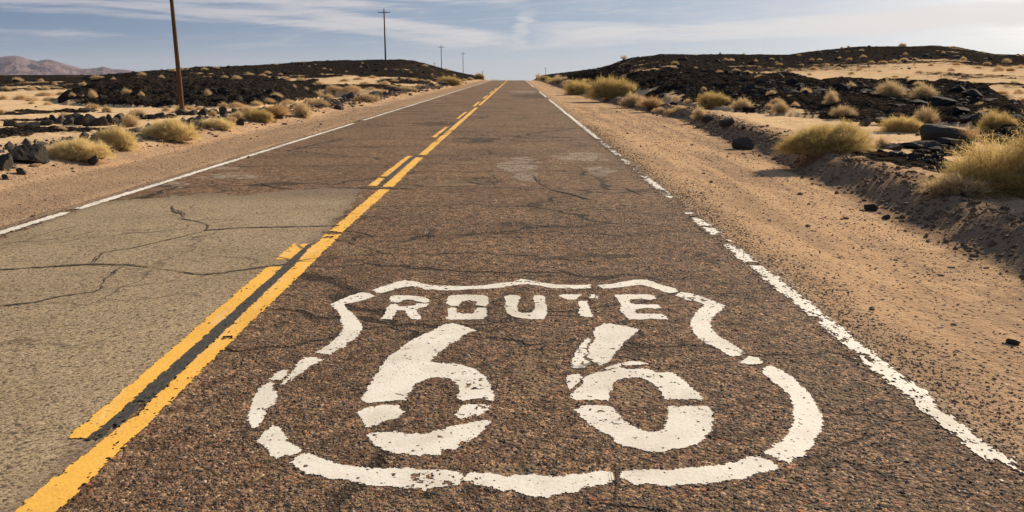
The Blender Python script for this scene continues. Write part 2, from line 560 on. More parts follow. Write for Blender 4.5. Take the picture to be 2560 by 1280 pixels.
    # dark worn hollows and tan grit, each with its own shape
    for lst, c, am in (([(1215, 352, 34, 6), (1195, 350, 60, 9), (1175, 455, 70, 8), (1205, 447, 30, 4), (1080, 585, 14, 10), (1342, 515, 22, 14), (1580, 478, 36, 7), (1370, 645, 60, 5), (1785, 652, 26, 8), (1750, 636, 20, 6), (1330, 240, 60, 6), (1090, 310, 80, 6), (1500, 640, 120, 8), (880, 470, 60, 5), (700, 460, 90, 6), (1290, 560, 60, 8)], (.045, .032, .023), .8),
                       ([(1140, 458, 70, 11), (1165, 408, 45, 7), (1540, 474, 45, 10), (890, 622, 60, 16), (1010, 700, 60, 12), (1290, 1180, 90, 30), (1600, 1000, 60, 40), (1330, 930, 40, 60)], (.27, .185, .105), .55)):
        tot = None
        for (px, py, wx, wy) in lst:
            x0, y0 = flat(px, py)
            x1, _ = flat(px + wx, py)
            _, y1 = flat(px, py + wy)
            _, y2 = flat(px, py - wy)
            dx = g.math('ADD', g.math('DIVIDE', g.math('SUBTRACT', sx.outputs[0], x0), abs(x1 - x0)), g.math('MULTIPLY', g.math('SUBTRACT', warp, .5), 3.0))
            dy = g.math('ADD', g.math('DIVIDE', g.math('SUBTRACT', sx.outputs[1], y0), abs(y2 - y1) / 2), g.math('MULTIPLY', g.math('SUBTRACT', warp2, .5), 3.0))
            k = g.ramp(g.math('ADD', g.math('MULTIPLY', dx, dx), g.math('MULTIPLY', dy, dy)), 1.4, .1)
            tot = k if tot is None else g.math('MAXIMUM', tot, k)
        col = g.mix(g.math('MULTIPLY', g.ramp(g.math('MULTIPLY', tot, g.math('ADD', g.math('MULTIPLY', g.math('SUBTRACT', pn, .5), 4.0), .75)), .2, .8), am), col, c)
    # ageing cracks
    cn = g.n('ShaderNodeTexNoise')
    g.link(flatco, cn.inputs['Vector'])
    cn.inputs['Scale'].default_value = 2.2
    cn.inputs['Detail'].default_value = 5
    off = g.n('ShaderNodeVectorMath', operation='MULTIPLY_ADD')
    g.link(cn.outputs['Color'], off.inputs[0])
    off.inputs[1].default_value = (.7, .7, 0)
    g.link(flatco, off.inputs[2])
    wv = g.vscale(off.outputs[0], (.42, 1, 0))
    c1 = g.voro(wv, .62, 'DISTANCE_TO_EDGE').outputs['Distance']
    c2 = g.voro(wv, 2.3, 'DISTANCE_TO_EDGE').outputs['Distance']
    where = g.noise(flatco, .33, 3, .5)
    k1 = g.math('MULTIPLY', g.ramp(c1, .015, .004), g.ramp(where, .36, .46))
    k2 = g.math('MULTIPLY', g.ramp(c2, .030, .006), g.ramp(where, .50, .58))
    ck = g.math('MAXIMUM', k1, g.math('MULTIPLY', k2, .8))
    halo = g.math('MULTIPLY', g.math('MULTIPLY', g.ramp(c1, .11, .01), g.ramp(where, .36, .46)), g.ramp(sp, .4, .6))
    col = g.mix(g.math('MULTIPLY', halo, .35), col, (.07, .05, .036))
    col = g.mix(g.math('MULTIPLY', ck, .85), col, (.028, .020, .015))
    # sand blown over the outer edges
    e = attr(g, 'edge')
    en = g.noise(flatco, 3.5, 6, .7)
    sand = g.ramp(g.math('ADD', e, g.math('MULTIPLY', g.math('SUBTRACT', en, .5), 1.5)), .45, .8)
    col = g.mix(g.math('MULTIPLY', sand, .8), col, g.mix(en, (.30, .20, .125), (.40, .275, .17)))
    hgt = g.math('ADD', g.math('MULTIPLY', v1.outputs['Distance'], -1.0), g.math('MULTIPLY', v2.outputs['Distance'], -.35))
    hgt = g.math('ADD', hgt, g.math('MULTIPLY', pits, -.9))
    hgt = g.math('ADD', hgt, g.math('MULTIPLY', v3.outputs['Distance'], -.3))
    hgt = g.math('ADD', hgt, g.math('MULTIPLY', ck, -1.2))
    nb = g.bump(hgt, .75, 0.010)
    g.out(g.principled(col, .9, nb, .1))
    return m


def mat_patch():
    m, g = mat('older fine asphalt')
    co = obj_coord(g)
    v1 = g.voro(co, 95)
    sel = g.n('ShaderNodeSeparateColor')
    g.link(v1.outputs['Color'], sel.inputs[0])
    col = g.cramp(sel.outputs[0], [(0, (.140, .103, .068)), (.2, (.32, .237, .147)), (.5, (.375, .28, .172)), (.75, (.265, .196, .124)), (.9, (.48, .37, .235))], 'CONSTANT')
    v2 = g.voro(co, 30)
    sel2 = g.n('ShaderNodeSeparateColor')
    g.link(v2.outputs['Color'], sel2.inputs[0])
    col = g.mix(g.math('MULTIPLY', g.ramp(sel2.outputs[0], .86, .9), g.ramp(v2.outputs['Distance'], .5, .25)), col, (.10, .075, .055))
    t = g.noise(co, .8, 6, .65)
    col = g.mix(1.0, col, g.cramp(t, [(.3, (.80, .78, .76)), (.5, (1, 1, 1)), (.7, (1.14, 1.12, 1.1))]), 'MULTIPLY')
    t2 = g.noise(g.vscale(co, (.5, 2.6, 1)), 1.6, 6, .7)
    col = g.mix(g.ramp(t2, .60, .74, 0, .5), col, (.15, .11, .075))
    cn = g.n('ShaderNodeTexNoise')
    g.link(co, cn.inputs['Vector'])
    cn.inputs['Scale'].default_value = 2.0
    cn.inputs['Detail'].default_value = 6
    off = g.n('ShaderNodeVectorMath', operation='MULTIPLY_ADD')
    g.link(cn.outputs['Color'], off.inputs[0])
    off.inputs[1].default_value = (.8, .8, 0)
    g.link(co, off.inputs[2])
    wv = g.vscale(off.outputs[0], (.55, 1, 0))
    d1 = g.voro(wv, .8, 'DISTANCE_TO_EDGE').outputs['Distance']
    d2 = g.voro(wv, 2.6, 'DISTANCE_TO_EDGE').outputs['Distance']
    where = g.noise(co, .45, 3, .5)
    k = g.math('MAXIMUM', g.math('MULTIPLY', g.ramp(d1, .009, .002), g.ramp(where, .44, .54, 0, .8)), g.math('MULTIPLY', g.ramp(d2, .018, .004), g.ramp(where, .54, .62, 0, .6)))
    col = g.mix(g.math('MULTIPLY', k, g.ramp(t2, .3, .6)), col, (.105, .076, .052))
    # worn through to the chips towards its rim
    col = g.mix(g.ramp(g.math('ADD', attr(g, 'rim'), g.math('MULTIPLY', g.math('SUBTRACT', t, .5), 1.0)), .40, 1.1, 0, .9), col, g.cramp(sel.outputs[1], [(0, (.08, .06, .045)), (.4, (.20, .14, .095)), (.8, (.30, .21, .14))], 'CONSTANT'))
    h = g.math('ADD', g.math('MULTIPLY', v1.outputs['Distance'], -.6), g.math('MULTIPLY', t2, .8))
    g.out(g.principled(col, .9, g.bump(h, .7, .004), .1))
    return m


def mat_paint(name, base, worn, speck, dirt=.35, pale=None):
    m, g = mat(name)
    co = obj_coord(g)
    n = g.noise(co, 5, 6, .65)
    col = g.mix(g.ramp(n, .40, .72, 0, dirt), base, worn)
    if pale:
        pn = g.noise(g.vscale(co, (3, .8, 1)), 2.2, 5, .6)
        col = g.mix(g.ramp(pn, .52, .66, 0, .7), col, pale)
    v = g.voro(co, 75)
    sel = g.n('ShaderNodeSeparateColor')
    g.link(v.outputs['Color'], sel.inputs[0])
    ch = g.math('MULTIPLY', g.ramp(v.outputs['Distance'], .42, .28), g.ramp(g.math('ADD', sel.outputs[0], g.math('MULTIPLY', g.noise(co, 2.5, 4), .5)), 1.18, 1.24))
    col = g.mix(ch, col, speck)
    sm = g.noise(co, 1.1, 5, .65, .5)
    col = g.mix(1.0, col, g.cramp(sm, [(.32, (.84, .82, .79)), (.52, (1, 1, 1))]), 'MULTIPLY')
    f = g.noise(co, 60, 4, .6)
    col = g.mix(1.0, col, g.cramp(f, [(.3, (.88, .87, .86)), (.55, (1, 1, 1))]), 'MULTIPLY')
    v5 = g.voro(co, 52)
    h = g.math('ADD', g.math('MULTIPLY', v5.outputs['Distance'], -.5), f)
    g.out(g.principled(col, .75, g.bump(h, .4, .003), .2))
    return m


def mat_ground():
    m, g = mat('desert ground')
    co = obj_coord(g)
    lava, grav = attr(g, 'lava'), attr(g, 'gravel')
    fl = g.vscale(co, (1, 1, .6))
    big = g.noise(fl, .12, 5, .6)
    mid = g.noise(fl, 1.1, 6, .65)
    fine = g.noise(fl, 14, 5, .7)
    vfine = g.noise(fl, 70, 3, .6)
    sand = g.mix(g.ramp(mid, .35, .68), (.74, .515, .30), (.62, .42, .235))
    sand = g.mix(g.ramp(big, .45, .68, 0, .4), sand, (.54, .355, .195))
    sand = g.mix(g.ramp(fine, .55, .72, 0, .4), sand, (.40, .265, .15))
    # verge: trodden gravel, browner, with dark grit
    strk = g.noise(g.vscale(fl, (1, .10, 1)), 1.9, 6, .62)
    gv = g.mix(g.ramp(strk, .42, .60), (.61, .395, .228), (.42, .275, .17))
    gv = g.mix(g.ramp(mid, .52, .70, 0, .5), gv, (.34, .215, .125))
    sxg = g.n('ShaderNodeSeparateXYZ')
    g.link(co, sxg.inputs[0])
    near_l = g.math('MULTIPLY', g.ramp(g.math('ADD', sxg.outputs[0], g.math('MULTIPLY', mid, 2.2)), -6.6, -4.9), g.ramp(sxg.outputs[0], 0, -1))
    gv = g.mix(g.math('MULTIPLY', near_l, .75), gv, g.mix(vfine, (.27, .175, .115), (.42, .28, .175)))
    gv = g.mix(g.ramp(vfine, .54, .68, 0, .5), gv, (.26, .175, .115))
    vv = g.voro(fl, 26)
    sv = g.n('ShaderNodeSeparateColor')
    g.link(vv.outputs['Color'], sv.inputs[0])
    pebm = g.math('MULTIPLY', g.ramp(vv.outputs['Distance'], .40, .25), g.ramp(g.math('ADD', sv.outputs[0], g.math('MULTIPLY', mid, .6)), .92, 1.0))
    peb = g.cramp(sv.outputs[1], [(0, (.06, .048, .040)), (.4, (.15, .10, .07)), (.75, (.27, .18, .115)), (.93, (.55, .42, .28))], 'CONSTANT')
    gv = g.mix(pebm, gv, peb)
    col = g.mix(grav, sand, gv)
    bk = g.ramp(g.math('ADD', attr(g, 'bank'), g.math('MULTIPLY', g.math('SUBTRACT', mid, .5), 1.3)), .35, .75)
    col = g.mix(g.math('MULTIPLY', bk, .85), col, g.mix(fine, (.19, .125, .08), (.36, .24, .15)))  # stony bank soil, darkened so the shade on its face is in the colour
    near_r = g.math('MULTIPLY', g.ramp(g.math('ADD', sxg.outputs[0], g.math('MULTIPLY', strk, 1.6)), 3.6, 2.5), g.ramp(sxg.outputs[0], 0, 1))
    col = g.mix(g.math('MULTIPLY', near_r, .7), col, g.mix(vfine, (.27, .175, .11), (.46, .305, .185)))
    col = g.mix(g.math('MULTIPLY', pebm, g.ramp(mid, .5, .7, 0, .8)), col, peb)
    # basalt rubble and cinder
    ln = g.noise(fl, .9, 7, .72)
    ln2 = g.noise(fl, 5, 4, .7)
    lw = g.noise(fl, .16, 4, .6)
    lm = g.ramp(g.math('ADD', g.math('ADD', lava, g.math('MULTIPLY', g.math('SUBTRACT', lw, .5), .5)), g.math('ADD', g.math('MULTIPLY', g.math('SUBTRACT', ln, .5), 1.5), g.math('MULTIPLY', g.math('SUBTRACT', ln2, .5), .9))), .44, .56)
    lm = g.math('MULTIPLY', lm, g.ramp(lava, .05, .3))
    lc = g.mix(g.ramp(ln2, .35, .7), (.013, .011, .0098), (.046, .038, .032))
    lc = g.mix(g.ramp(g.noise(fl, .045, 4, .6), .45, .62, 0, .65), lc, (.040, .029, .022))
    lc = g.mix(g.ramp(g.noise(fl, .35, 5, .6), .50, .72, 0, .6), lc, (.046, .031, .021))
    lc = g.mix(g.ramp(g.noise(fl, 2.6, 5, .75), .60, .72, 0, .4), lc, (.13, .09, .055))
    col = g.mix(lm, col, lc)
    hs = g.math('ADD', g.math('MULTIPLY', mid, .6), g.math('ADD', g.math('MULTIPLY', fine, .35), g.math('MULTIPLY', vfine, .10)))
    hs = g.math('ADD', hs, g.math('MULTIPLY', pebm, .12))
    n1 = g.bump(hs, .75, .09)
    vl = g.voro(fl, 2.6)
    vl2 = g.voro(fl, 9)
    hl = g.math('ADD', g.math('MULTIPLY', vl.outputs['Distance'], -1.0), g.math('ADD', g.math('MULTIPLY', vl2.outputs['Distance'], -.45), g.math('MULTIPLY', ln, 1.0)))
    n2 = g.bump(g.math('MULTIPLY', hl, lm), .9, .35, n1)
    g.out(g.principled(col, 1.0, n2, .0))
    return m


def mat_stone(name, c0, c1, dust, dusty=.5):
    m, g = mat(name)
    co = obj_coord(g)
    geo = g.n('ShaderNodeNewGeometry')
    t = attr(g, 'tint')
    rnd = g.n('ShaderNodeObjectInfo').outputs['Random']
    n = g.noise(co, 9, 6, .7)
    col = g.mix(g.math('ADD', g.math('MULTIPLY', n, .5), g.math('MULTIPLY', g.math('ADD', t, rnd), .28)), c0, c1)
    up = g.n('ShaderNodeSeparateXYZ')
    g.link(geo.outputs['Normal'], up.inputs[0])
    d = g.math('MULTIPLY', g.ramp(up.outputs[2], .55, .95), g.ramp(g.noise(co, 6, 5, .7), .45, .68))
    col = g.mix(g.math('MULTIPLY', d, dusty), col, dust)
    g.out(g.principled(col, .85, g.bump(g.math('ADD', n, g.math('MULTIPLY', g.noise(co, 34, 4, .7), .5)), .7, .05), .04))
    return m


def mat_chips():
    m, g = mat('mixed aggregate chips')
    t = attr(g, 'tint')
    co = obj_coord(g)
    col = g.cramp(t, [(0, (.060, .052, .048)), (.15, (.18, .125, .092)), (.36, (.11, .085, .072)), (.46, (.25, .17, .118)), (.64, (.18, .095, .068)), (.76, (.11, .10, .095)), (.86, (.31, .22, .15)), (.95, (.44, .36, .27)), (.98, (.36, .15, .075))], 'CONSTANT')
    n = g.noise(co, 160, 3, .6)
    g.out(g.principled(g.mix(1.0, col, g.cramp(n, [(.3, (.75, .74, .73)), (.65, (1.15, 1.14, 1.12))]), 'MULTIPLY'), .8, None, .15))
    return m


def mat_twig(name, c0, c1, trans=.35):
    m, g = mat(name)
    t = attr(g, 'tint')
    rnd = g.n('ShaderNodeObjectInfo').outputs['Random']
    col = g.mix(g.math('ADD', g.math('MULTIPLY', t, .75), g.math('MULTIPLY', rnd, .25)), c0, c1)
    a = g.n('ShaderNodeBsdfDiffuse')
    g.link(col, a.inputs[0])
    b = g.n('ShaderNodeBsdfTranslucent')
    g.link(col, b.inputs[0])
    x = g.n('ShaderNodeMixShader')
    x.inputs[0].default_value = trans
    g.link(a.outputs[0], x.inputs[1])
    g.link(b.outputs[0], x.inputs[2])
    g.out(x.outputs[0])
    return m


def mat_plain(name, c0, c1, scale=(8, 8, .6), rough=.8, bump=.01):
    m, g = mat(name)
    co = obj_coord(g)
    n = g.noise(g.vscale(co, scale), 3.0, 6, .65)
    g.out(g.principled(g.mix(g.ramp(n, .3, .7), c0, c1), rough, g.bump(n, .6, bump), .25))
    return m


def mat_mountain():
    m, g = mat('far mountain rock')
    co = obj_coord(g)
    n = g.noise(co, .006, 7, .65)
    n2 = g.noise(co, .03, 5, .7)
    col = g.mix(g.ramp(n, .38, .64), (.105, .070, .085), (.205, .140, .140))
    col = g.mix(g.ramp(n2, .55, .7, 0, .5), col, (.12, .08, .085))
    g.out(g.principled(col, 1.0, None, .0))
    return m


M = dict(
    road=mat_road(), patch=mat_patch(), ground=mat_ground(),
    white=mat_paint('worn white road paint', (.82, .755, .65), (.64, .56, .465), (.16, .11, .08), .6),
    yellow=mat_paint('worn yellow road paint', (.89, .49, .085), (.78, .41, .07), (.18, .115, .06), .6, (.84, .54, .24)),
    tar=mat_plain('black sealing band', (.026, .023, .021), (.085, .074, .062), (22, 6, 1), .85, .006),
    crack=mat_plain('dirt filled crack', (.040, .030, .022), (.105, .078, .055), (20, 20, 1), .95, .004),
    lava=mat_stone('grey black lava rock', (.036, .031, .027), (.15, .128, .108), (.22, .155, .10), .45),
    rubble=mat_stone('black lava rubble', (.014, .012, .011), (.062, .051, .044), (.085, .058, .037), .3),
    clod=mat_stone('dirt clod', (.065, .045, .034), (.34, .225, .14), (.40, .27, .165), .45),
    chips=mat_chips(),
    pebble=mat_stone('mixed gravel', (.06, .046, .038), (.46, .31, .205), (.5, .34, .22), .4),
    brush=mat_twig('yellow green brush', (.62, .48, .20), (1.0, .82, .45), .5),
    olive=mat_twig('olive gold brush', (.36, .26, .085), (.93, .71, .32), .45),
    dry=mat_twig('dry tan brush', (.46, .33, .17), (.88, .67, .39), .42),
    brown=mat_twig('brown dead brush', (.42, .26, .11), (.74, .51, .26), .5),
    stem=mat_plain('grey brown stems', (.10, .075, .05), (.19, .145, .10), (20, 20, 4), .9, .003),
    wood=mat_plain('weathered brown pole wood', (.050, .024, .011), (.15, .070, .026), (14, 14, .35), .7, .01),
    oldwood=mat_plain('grey brown arm wood', (.07, .045, .03), (.15, .10, .07), (2, 20, 20), .8, .005),
    glass=mat_plain('insulator glaze', (.05, .06, .05), (.10, .11, .10), (5, 5, 5), .3, .001),
    steel=mat_plain('galvanised steel', (.25, .24, .22), (.36, .35, .33), (5, 5, 5), .5, .001),
    post=mat_plain('sun bleached marker post', (.62, .58, .50), (.74, .70, .62), (5, 5, 5), .6, .001),
    postcap=mat_plain('brown marker head', (.10, .075, .05), (.18, .13, .09), (5, 5, 5), .6, .001),
    mountain=mat_mountain(),
)


# ------------------------------------------------------------------ ground sheet
def build_ground():
    dense = np.radians(np.arange(-36.5, 38.01, 0.058))
    wide_l = np.radians(np.linspace(-180, -37, 90))
    wide_r = np.radians(np.linspace(38.6, 180, 90))
    a = np.concatenate([wide_l, dense, wide_r])
    r = np.concatenate([np.geomspace(0.6, 2.2, 8)[:-1], np.geomspace(2.2, 30, 270)[:-1], np.geomspace(30, 205, 330)[:-1], np.geomspace(205, 420, 36)[:-1], np.geomspace(420, 11000, 40)])
    R, A = np.meshgrid(r, a, indexing='ij')
    X, Y = (R * np.sin(A)).ravel(), (R * np.cos(A)).ravel()
    z, lava, grav = land(X, Y)
    # broken rock surface on the lava
    rr = R.ravel()
    rough = np.clip(lava, 0, 1) * np.clip((rr - 14) / 10, 0, 1) * np.clip((230 - rr) / 60, 0, 1)
    z = z + rough * ((0.75 * np.clip(rr / 60, .3, 1) * np.clip((120 - rr) / 40, .35, 1)) * fbm(X, Y, .36, 5, .6, 63, True) + 0.14 * fbm(X, Y, 1.1, 4, .6, 61, True) + 0.08 * fbm(X, Y, 3.2, 3, .6, 62))
    z = z + np.where(rr > 420, np.clip((rr - 420) / 4000, 0, 1) * 10 * fbm(X, Y, .0006, 4, .5, 64), 0)
    dbk = X - np.interp(Y, BERM_Y, BERM_X)
    bank = sstep(-.55, -.05, dbk) * (1 - sstep(.35, 1.0, dbk)) * (X > 0) * (Y > 1)
    nr, nc = R.shape
    f = grid_faces(nr, nc)
    me = mesh_np('ground', np.stack([X, Y, z], 1), f[:, ::-1], 4, True, dict(lava=lava, gravel=grav, bank=bank), M['ground'])
    o = add('ground', me)
    o['kind'] = 'structure'


build_ground()


def build_mountains():
    pts = [(-900, 150), (-600, 128), (-350, 150), (-200, 140), (-90, 152), (0, 145), (20, 141), (45, 139), (60, 142), (75, 148), (100, 152), (115, 149), (130, 150), (150, 156), (180, 165), (205, 172), (225, 172),
           (245, 170), (258, 166), (270, 169), (285, 173), (310, 174), (330, 176), (352, 181), (400, 186), (520, 190)]
    a = np.array([ang(p[0]) for p in pts])
    zc = np.array([zat(p[0], p[1], 8500) for p in pts])
    aa = np.linspace(a[0], a[-1], 620)
    rr = np.linspace(6400, 9600, 220)
    R, A = np.meshgrid(rr, aa, indexing='ij')
    X, Y = (R * np.sin(A)).ravel(), (R * np.cos(A)).ravel()
    z0 = -150.0
    c = np.interp(A.ravel(), a, zc)
    q = R.ravel() + 320 * fbm(X, Y, .0011, 4, .5, 70)
    t = np.clip((q - 6500) / 2000, 0, 1)
    b = 1 - sstep(0, 1, (R.ravel() - 8500) / 1000)
    prof = np.where(R.ravel() < 8500, t ** 1.25, b)
    rid = fbm(X, Y, .0024, 6, .6, 71, True)
    rid2 = fbm(X, Y, .0030, 7, .62, 73, True)
    z = z0 + (c - z0) * prof * (1 + np.where(R.ravel() < 8450, 0.5 * rid * (1 - t * .75), 0)) + 130 * (rid2 - .1) * prof * np.clip((1 - t) * 5, .10, 1)
    f = grid_faces(*R.shape)
    o = add('mountains', mesh_np('mountains', np.stack([X, Y, z], 1), f[:, ::-1], 4, True, None, M['mountain']))
    o['kind'] = 'structure'


build_mountains()


# ------------------------------------------------------------------ road
def road_z(X, Y):
    rag = 0.30 * fbm(X, Y, .8, 3, .6, 81)
    e = np.maximum(sstep(ROAD_L + .30, ROAD_L - .2, X + rag), sstep(ROAD_R - .10, ROAD_R + .28, X + rag * .7))
    return zroad(Y) + 0.006 * fbm(X, Y, .5, 3, .5, 80) - 0.085 * e


def build_road():
    xs = np.concatenate([np.linspace(ROAD_L - .35, ROAD_L + .5, 30)[:-1], np.linspace(ROAD_L + .5, ROAD_R - .4, 60)[:-1], np.linspace(ROAD_R - .4, ROAD_R + .33, 30)])
    ys = np.concatenate([np.linspace(-14, 1, 30)[:-1], np.arange(1, 22, .07), np.geomspace(22, 330, 260)])
    Yg, Xg = np.meshgrid(ys, xs, indexing='ij')
    X, Y = Xg.ravel(), Yg.ravel()
    f = grid_faces(*Xg.shape)
    me = mesh_np('road', np.stack([X, Y, road_z(X, Y)], 1), f, 4, True, dict(edge=np.maximum(sstep(ROAD_L + .75, ROAD_L, X), sstep(ROAD_R - .38, ROAD_R + .12, X))), M['road'])
    o = add('road', me)
    o['kind'] = 'structure'
    return o


ROAD = build_road()


def inside(poly, X, Y):
    c = np.zeros(X.shape, bool)
    n = len(poly)
    for i in range(n):
        x1, y1 = poly[i]
        x2, y2 = poly[i - 1]
        if y1 == y2:
            continue
        cond = (y1 > Y) != (y2 > Y)
        c ^= cond & (X < (x2 - x1) * (Y - y1) / (y2 - y1) + x1)
    return c


def cells_mesh(name, keep_fn, x0, x1, y0, y1, cell, z, m, jit=.35, cy=None, attrs_fn=None):
    """a thin painted sheet made of small ragged cells"""
    cy = cy or cell
    nx, ny = int((x1 - x0) / cell) + 1, int((y1 - y0) / cy) + 1
    xc = x0 + (np.arange(nx) + .5) * cell
    yc = y0 + (np.arange(ny) + .5) * cy
    Yc, Xc = np.meshgrid(yc, xc, indexing='ij')
    k = keep_fn(Xc, Yc)
    jj, ii = np.nonzero(k)
    vid = np.stack([jj * (nx + 1) + ii, jj * (nx + 1) + ii + 1, (jj + 1) * (nx + 1) + ii + 1, (jj + 1) * (nx + 1) + ii], 1)
    u, inv = np.unique(vid, return_inverse=True)
    vx, vy = x0 + (u % (nx + 1)) * cell, y0 + (u // (nx + 1)) * cy
    rng = np.random.default_rng(len(u))
    vx = vx + rng.uniform(-jit, jit, len(u)) * cell
    vy = vy + rng.uniform(-jit, jit, len(u)) * cy
    vz = road_z(vx, vy) + z
    return mesh_np(name, np.stack([vx, vy, vz], 1), inv.reshape(-1, 4), 4, True, attrs_fn(vx, vy) if attrs_fn else None, m)


PAINTED = []


def paint_poly(name, polys, z, m, parent, cell=.006, amp=.013, chip=.27):
    P = [[flat(*p) for p in q] for q in polys]
    PAINTED.extend(P)
    allp = np.array([p for q in P for p in q])
    x0, y0 = allp.min(0) - .03
    x1, y1 = allp.max(0) + .03

    def keep(X, Y):
        dx = amp * 2.2 * fbm(X, Y, 45, 3, .65, 90)
        dy = amp * 2.2 * fbm(X, Y, 45, 3, .65, 91)
        k = np.zeros(X.shape, bool)
        for q in P:
            k |= inside(q, X + dx, Y + dy)
        # flakes lost from the surface
        k &= ~(fbm(X, Y, 34, 3, .6, 92) + .35 * fbm(X, Y, 3.2, 3, .5, 93) > chip)
        return k
    return add(name, cells_mesh(name, keep, x0, x1, y0, y1, cell, z, m), parent)


def crop(x0, y0, s, pts):
    return [(x0 + a / s, y0 + b / s) for a, b in pts]


def cA(p): return crop(600, 640, 4.0, p)
def cB(p): return crop(1200, 640, 4.0, p)
def cE(p): return crop(600, 900, 3.368, p)
def cF(p): return crop(1300, 900, 3.368, p)
def cG(p): return crop(1700, 540, 2.977, p)
def cH(p): return crop(1800, 900, 3.368, p)


def build_shield():
    t = bpy.data.objects.new('painted_shield', None)
    COL.objects.link(t)
    t.location = (0, 0, 0)
    tag(t, 'large white highway shield with worn lettering and two big digits painted on the road', 'road marking')
    border = [
        cA([(1320, 345), (1450, 300), (1560, 265), (1640, 245), (1730, 252), (1850, 285), (1980, 298), (2150, 303), (2350, 300), (2480, 292)]) +
        cB([(140, 275), (330, 262), (400, 232), (480, 240), (560, 258), (690, 278), (840, 290), (1000, 292), (1105, 288), (1100, 325), (960, 328), (800, 325), (700, 322), (610, 300), (520, 290), (450, 285), (330, 295), (200, 322), (60, 328)]) +
        cA([(2300, 335), (2130, 345), (2000, 345), (1920, 335), (1860, 342), (1800, 318), (1720, 305), (1640, 312), (1580, 330), (1510, 350), (1400, 378)]),
        cB([(1170, 295), (1290, 285), (1420, 262), (1540, 240), (1650, 238), (1720, 255), (1800, 285), (1880, 308), (1940, 318), (1985, 350), (1950, 370), (1880, 372), (1800, 345), (1740, 320), (1640, 295), (1600, 288), (1540, 300), (1440, 312), (1340, 322), (1240, 328)]),
        [(1687, 739), (1702, 730), (1732, 735), (1760, 744), (1787, 754), (1812, 764), (1805, 775), (1787, 788), (1777, 802), (1777, 817), (1785, 830), (1800, 842), (1822, 855), (1840, 866), (1861, 884), (1834, 893), (1817, 886), (1795, 872), (1765, 860),
         (1747, 847), (1732, 832), (1727, 812), (1730, 795), (1737, 782), (1755, 767), (1762, 762), (1750, 757), (1732, 752), (1715, 750), (1705, 744)],
        cG([(440, 1095), (510, 1045), (570, 1055), (625, 1090), (600, 1105), (520, 1105)]),
        cH([(355, 105), (390, 60), (440, 50), (520, 95), (620, 150), (690, 225), (760, 290), (810, 370), (840, 450), (870, 520), (850, 600), (800, 660), (780, 730), (720, 775), (725, 810), (620, 830), (590, 870), (500, 840), (430, 805), (370, 795), (400, 760),
            (450, 740), (440, 705), (520, 680), (570, 620), (600, 560), (625, 500), (605, 460), (620, 380), (580, 300), (520, 240), (450, 190), (390, 140)]),
        cF([(835, 960), (880, 930), (1100, 925), (1330, 920), (1560, 900), (1700, 880), (1830, 850), (1920, 825), (2000, 810), (2100, 850), (2170, 890), (2160, 920), (2050, 940), (1950, 975), (1840, 1010), (1760, 1005), (1640, 1040), (1540, 1040), (1340, 1050),
            (1200, 1060), (1060, 1045), (960, 1050), (860, 1000)]),
        cE([(1890, 970), (1960, 945), (2060, 955), (2160, 965), (2240, 995), (2300, 970), (2430, 970), (2560, 975)]) +
        cF([(290, 990), (420, 970), (560, 955), (700, 935), (790, 940), (795, 1010), (740, 1045), (620, 1060), (520, 1085), (480, 1110), (380, 1120), (280, 1150), (230, 1165), (130, 1150), (20, 1130)]) +
        cE([(2300, 1095), (2210, 1110), (2130, 1075), (2020, 1055), (1950, 1040), (1880, 1020)]),
        cE([(425, 870), (460, 820), (530, 795), (600, 785), (680, 820), (760, 850), (850, 885), (1000, 905), (1150, 915), (1330, 920), (1450, 915), (1560, 930), (1720, 930), (1860, 950), (1885, 970), (1865, 1010), (1855, 1060), (1750, 1065), (1620, 1070), (1560, 1100),
            (1500, 1080), (1380, 1080), (1280, 1065), (1150, 1060), (1050, 1045), (960, 1030), (830, 1005), (760, 1000), (640, 965), (580, 960), (480, 910)]),
        cE([(125, 685), (200, 620), (270, 545), (330, 570), (390, 640), (400, 690), (490, 740), (515, 765), (470, 790), (430, 805), (380, 800), (310, 830), (240, 800), (230, 740), (180, 705)]),
        cE([(70, 500), (80, 420), (110, 320), (160, 240), (240, 180), (275, 190), (280, 230), (310, 300), (290, 380), (240, 400), (210, 460), (190, 520), (120, 580), (85, 560)]),
        cE([(250, 160), (290, 120), (350, 85), (405, 80), (390, 130), (350, 165), (280, 175)]),
        cA([(415, 1280), (480, 1200), (540, 1130), (570, 1070), (640, 1015), (740, 1010), (835, 1035), (780, 1070), (700, 1100), (640, 1150), (560, 1200), (500, 1260)]) + cE([(440, 140), (380, 205), (345, 210)]),
        cA([(900, 490), (1000, 445), (1100, 400), (1200, 370), (1280, 372), (1360, 405), (1290, 425), (1190, 455), (1100, 475), (1040, 488), (1070, 530), (1130, 580), (1170, 630), (1210, 680), (1225, 720), (1190, 790), (1140, 835), (1070, 870), (1060, 910), (980, 940),
            (900, 985), (830, 975), (750, 965), (830, 915), (900, 880), (970, 820), (1010, 770), (1030, 710), (1010, 650), (1000, 590), (960, 540)]),
    ]
    for b in border:
        paint_poly('border_piece', [b], .002, M['white'], t)
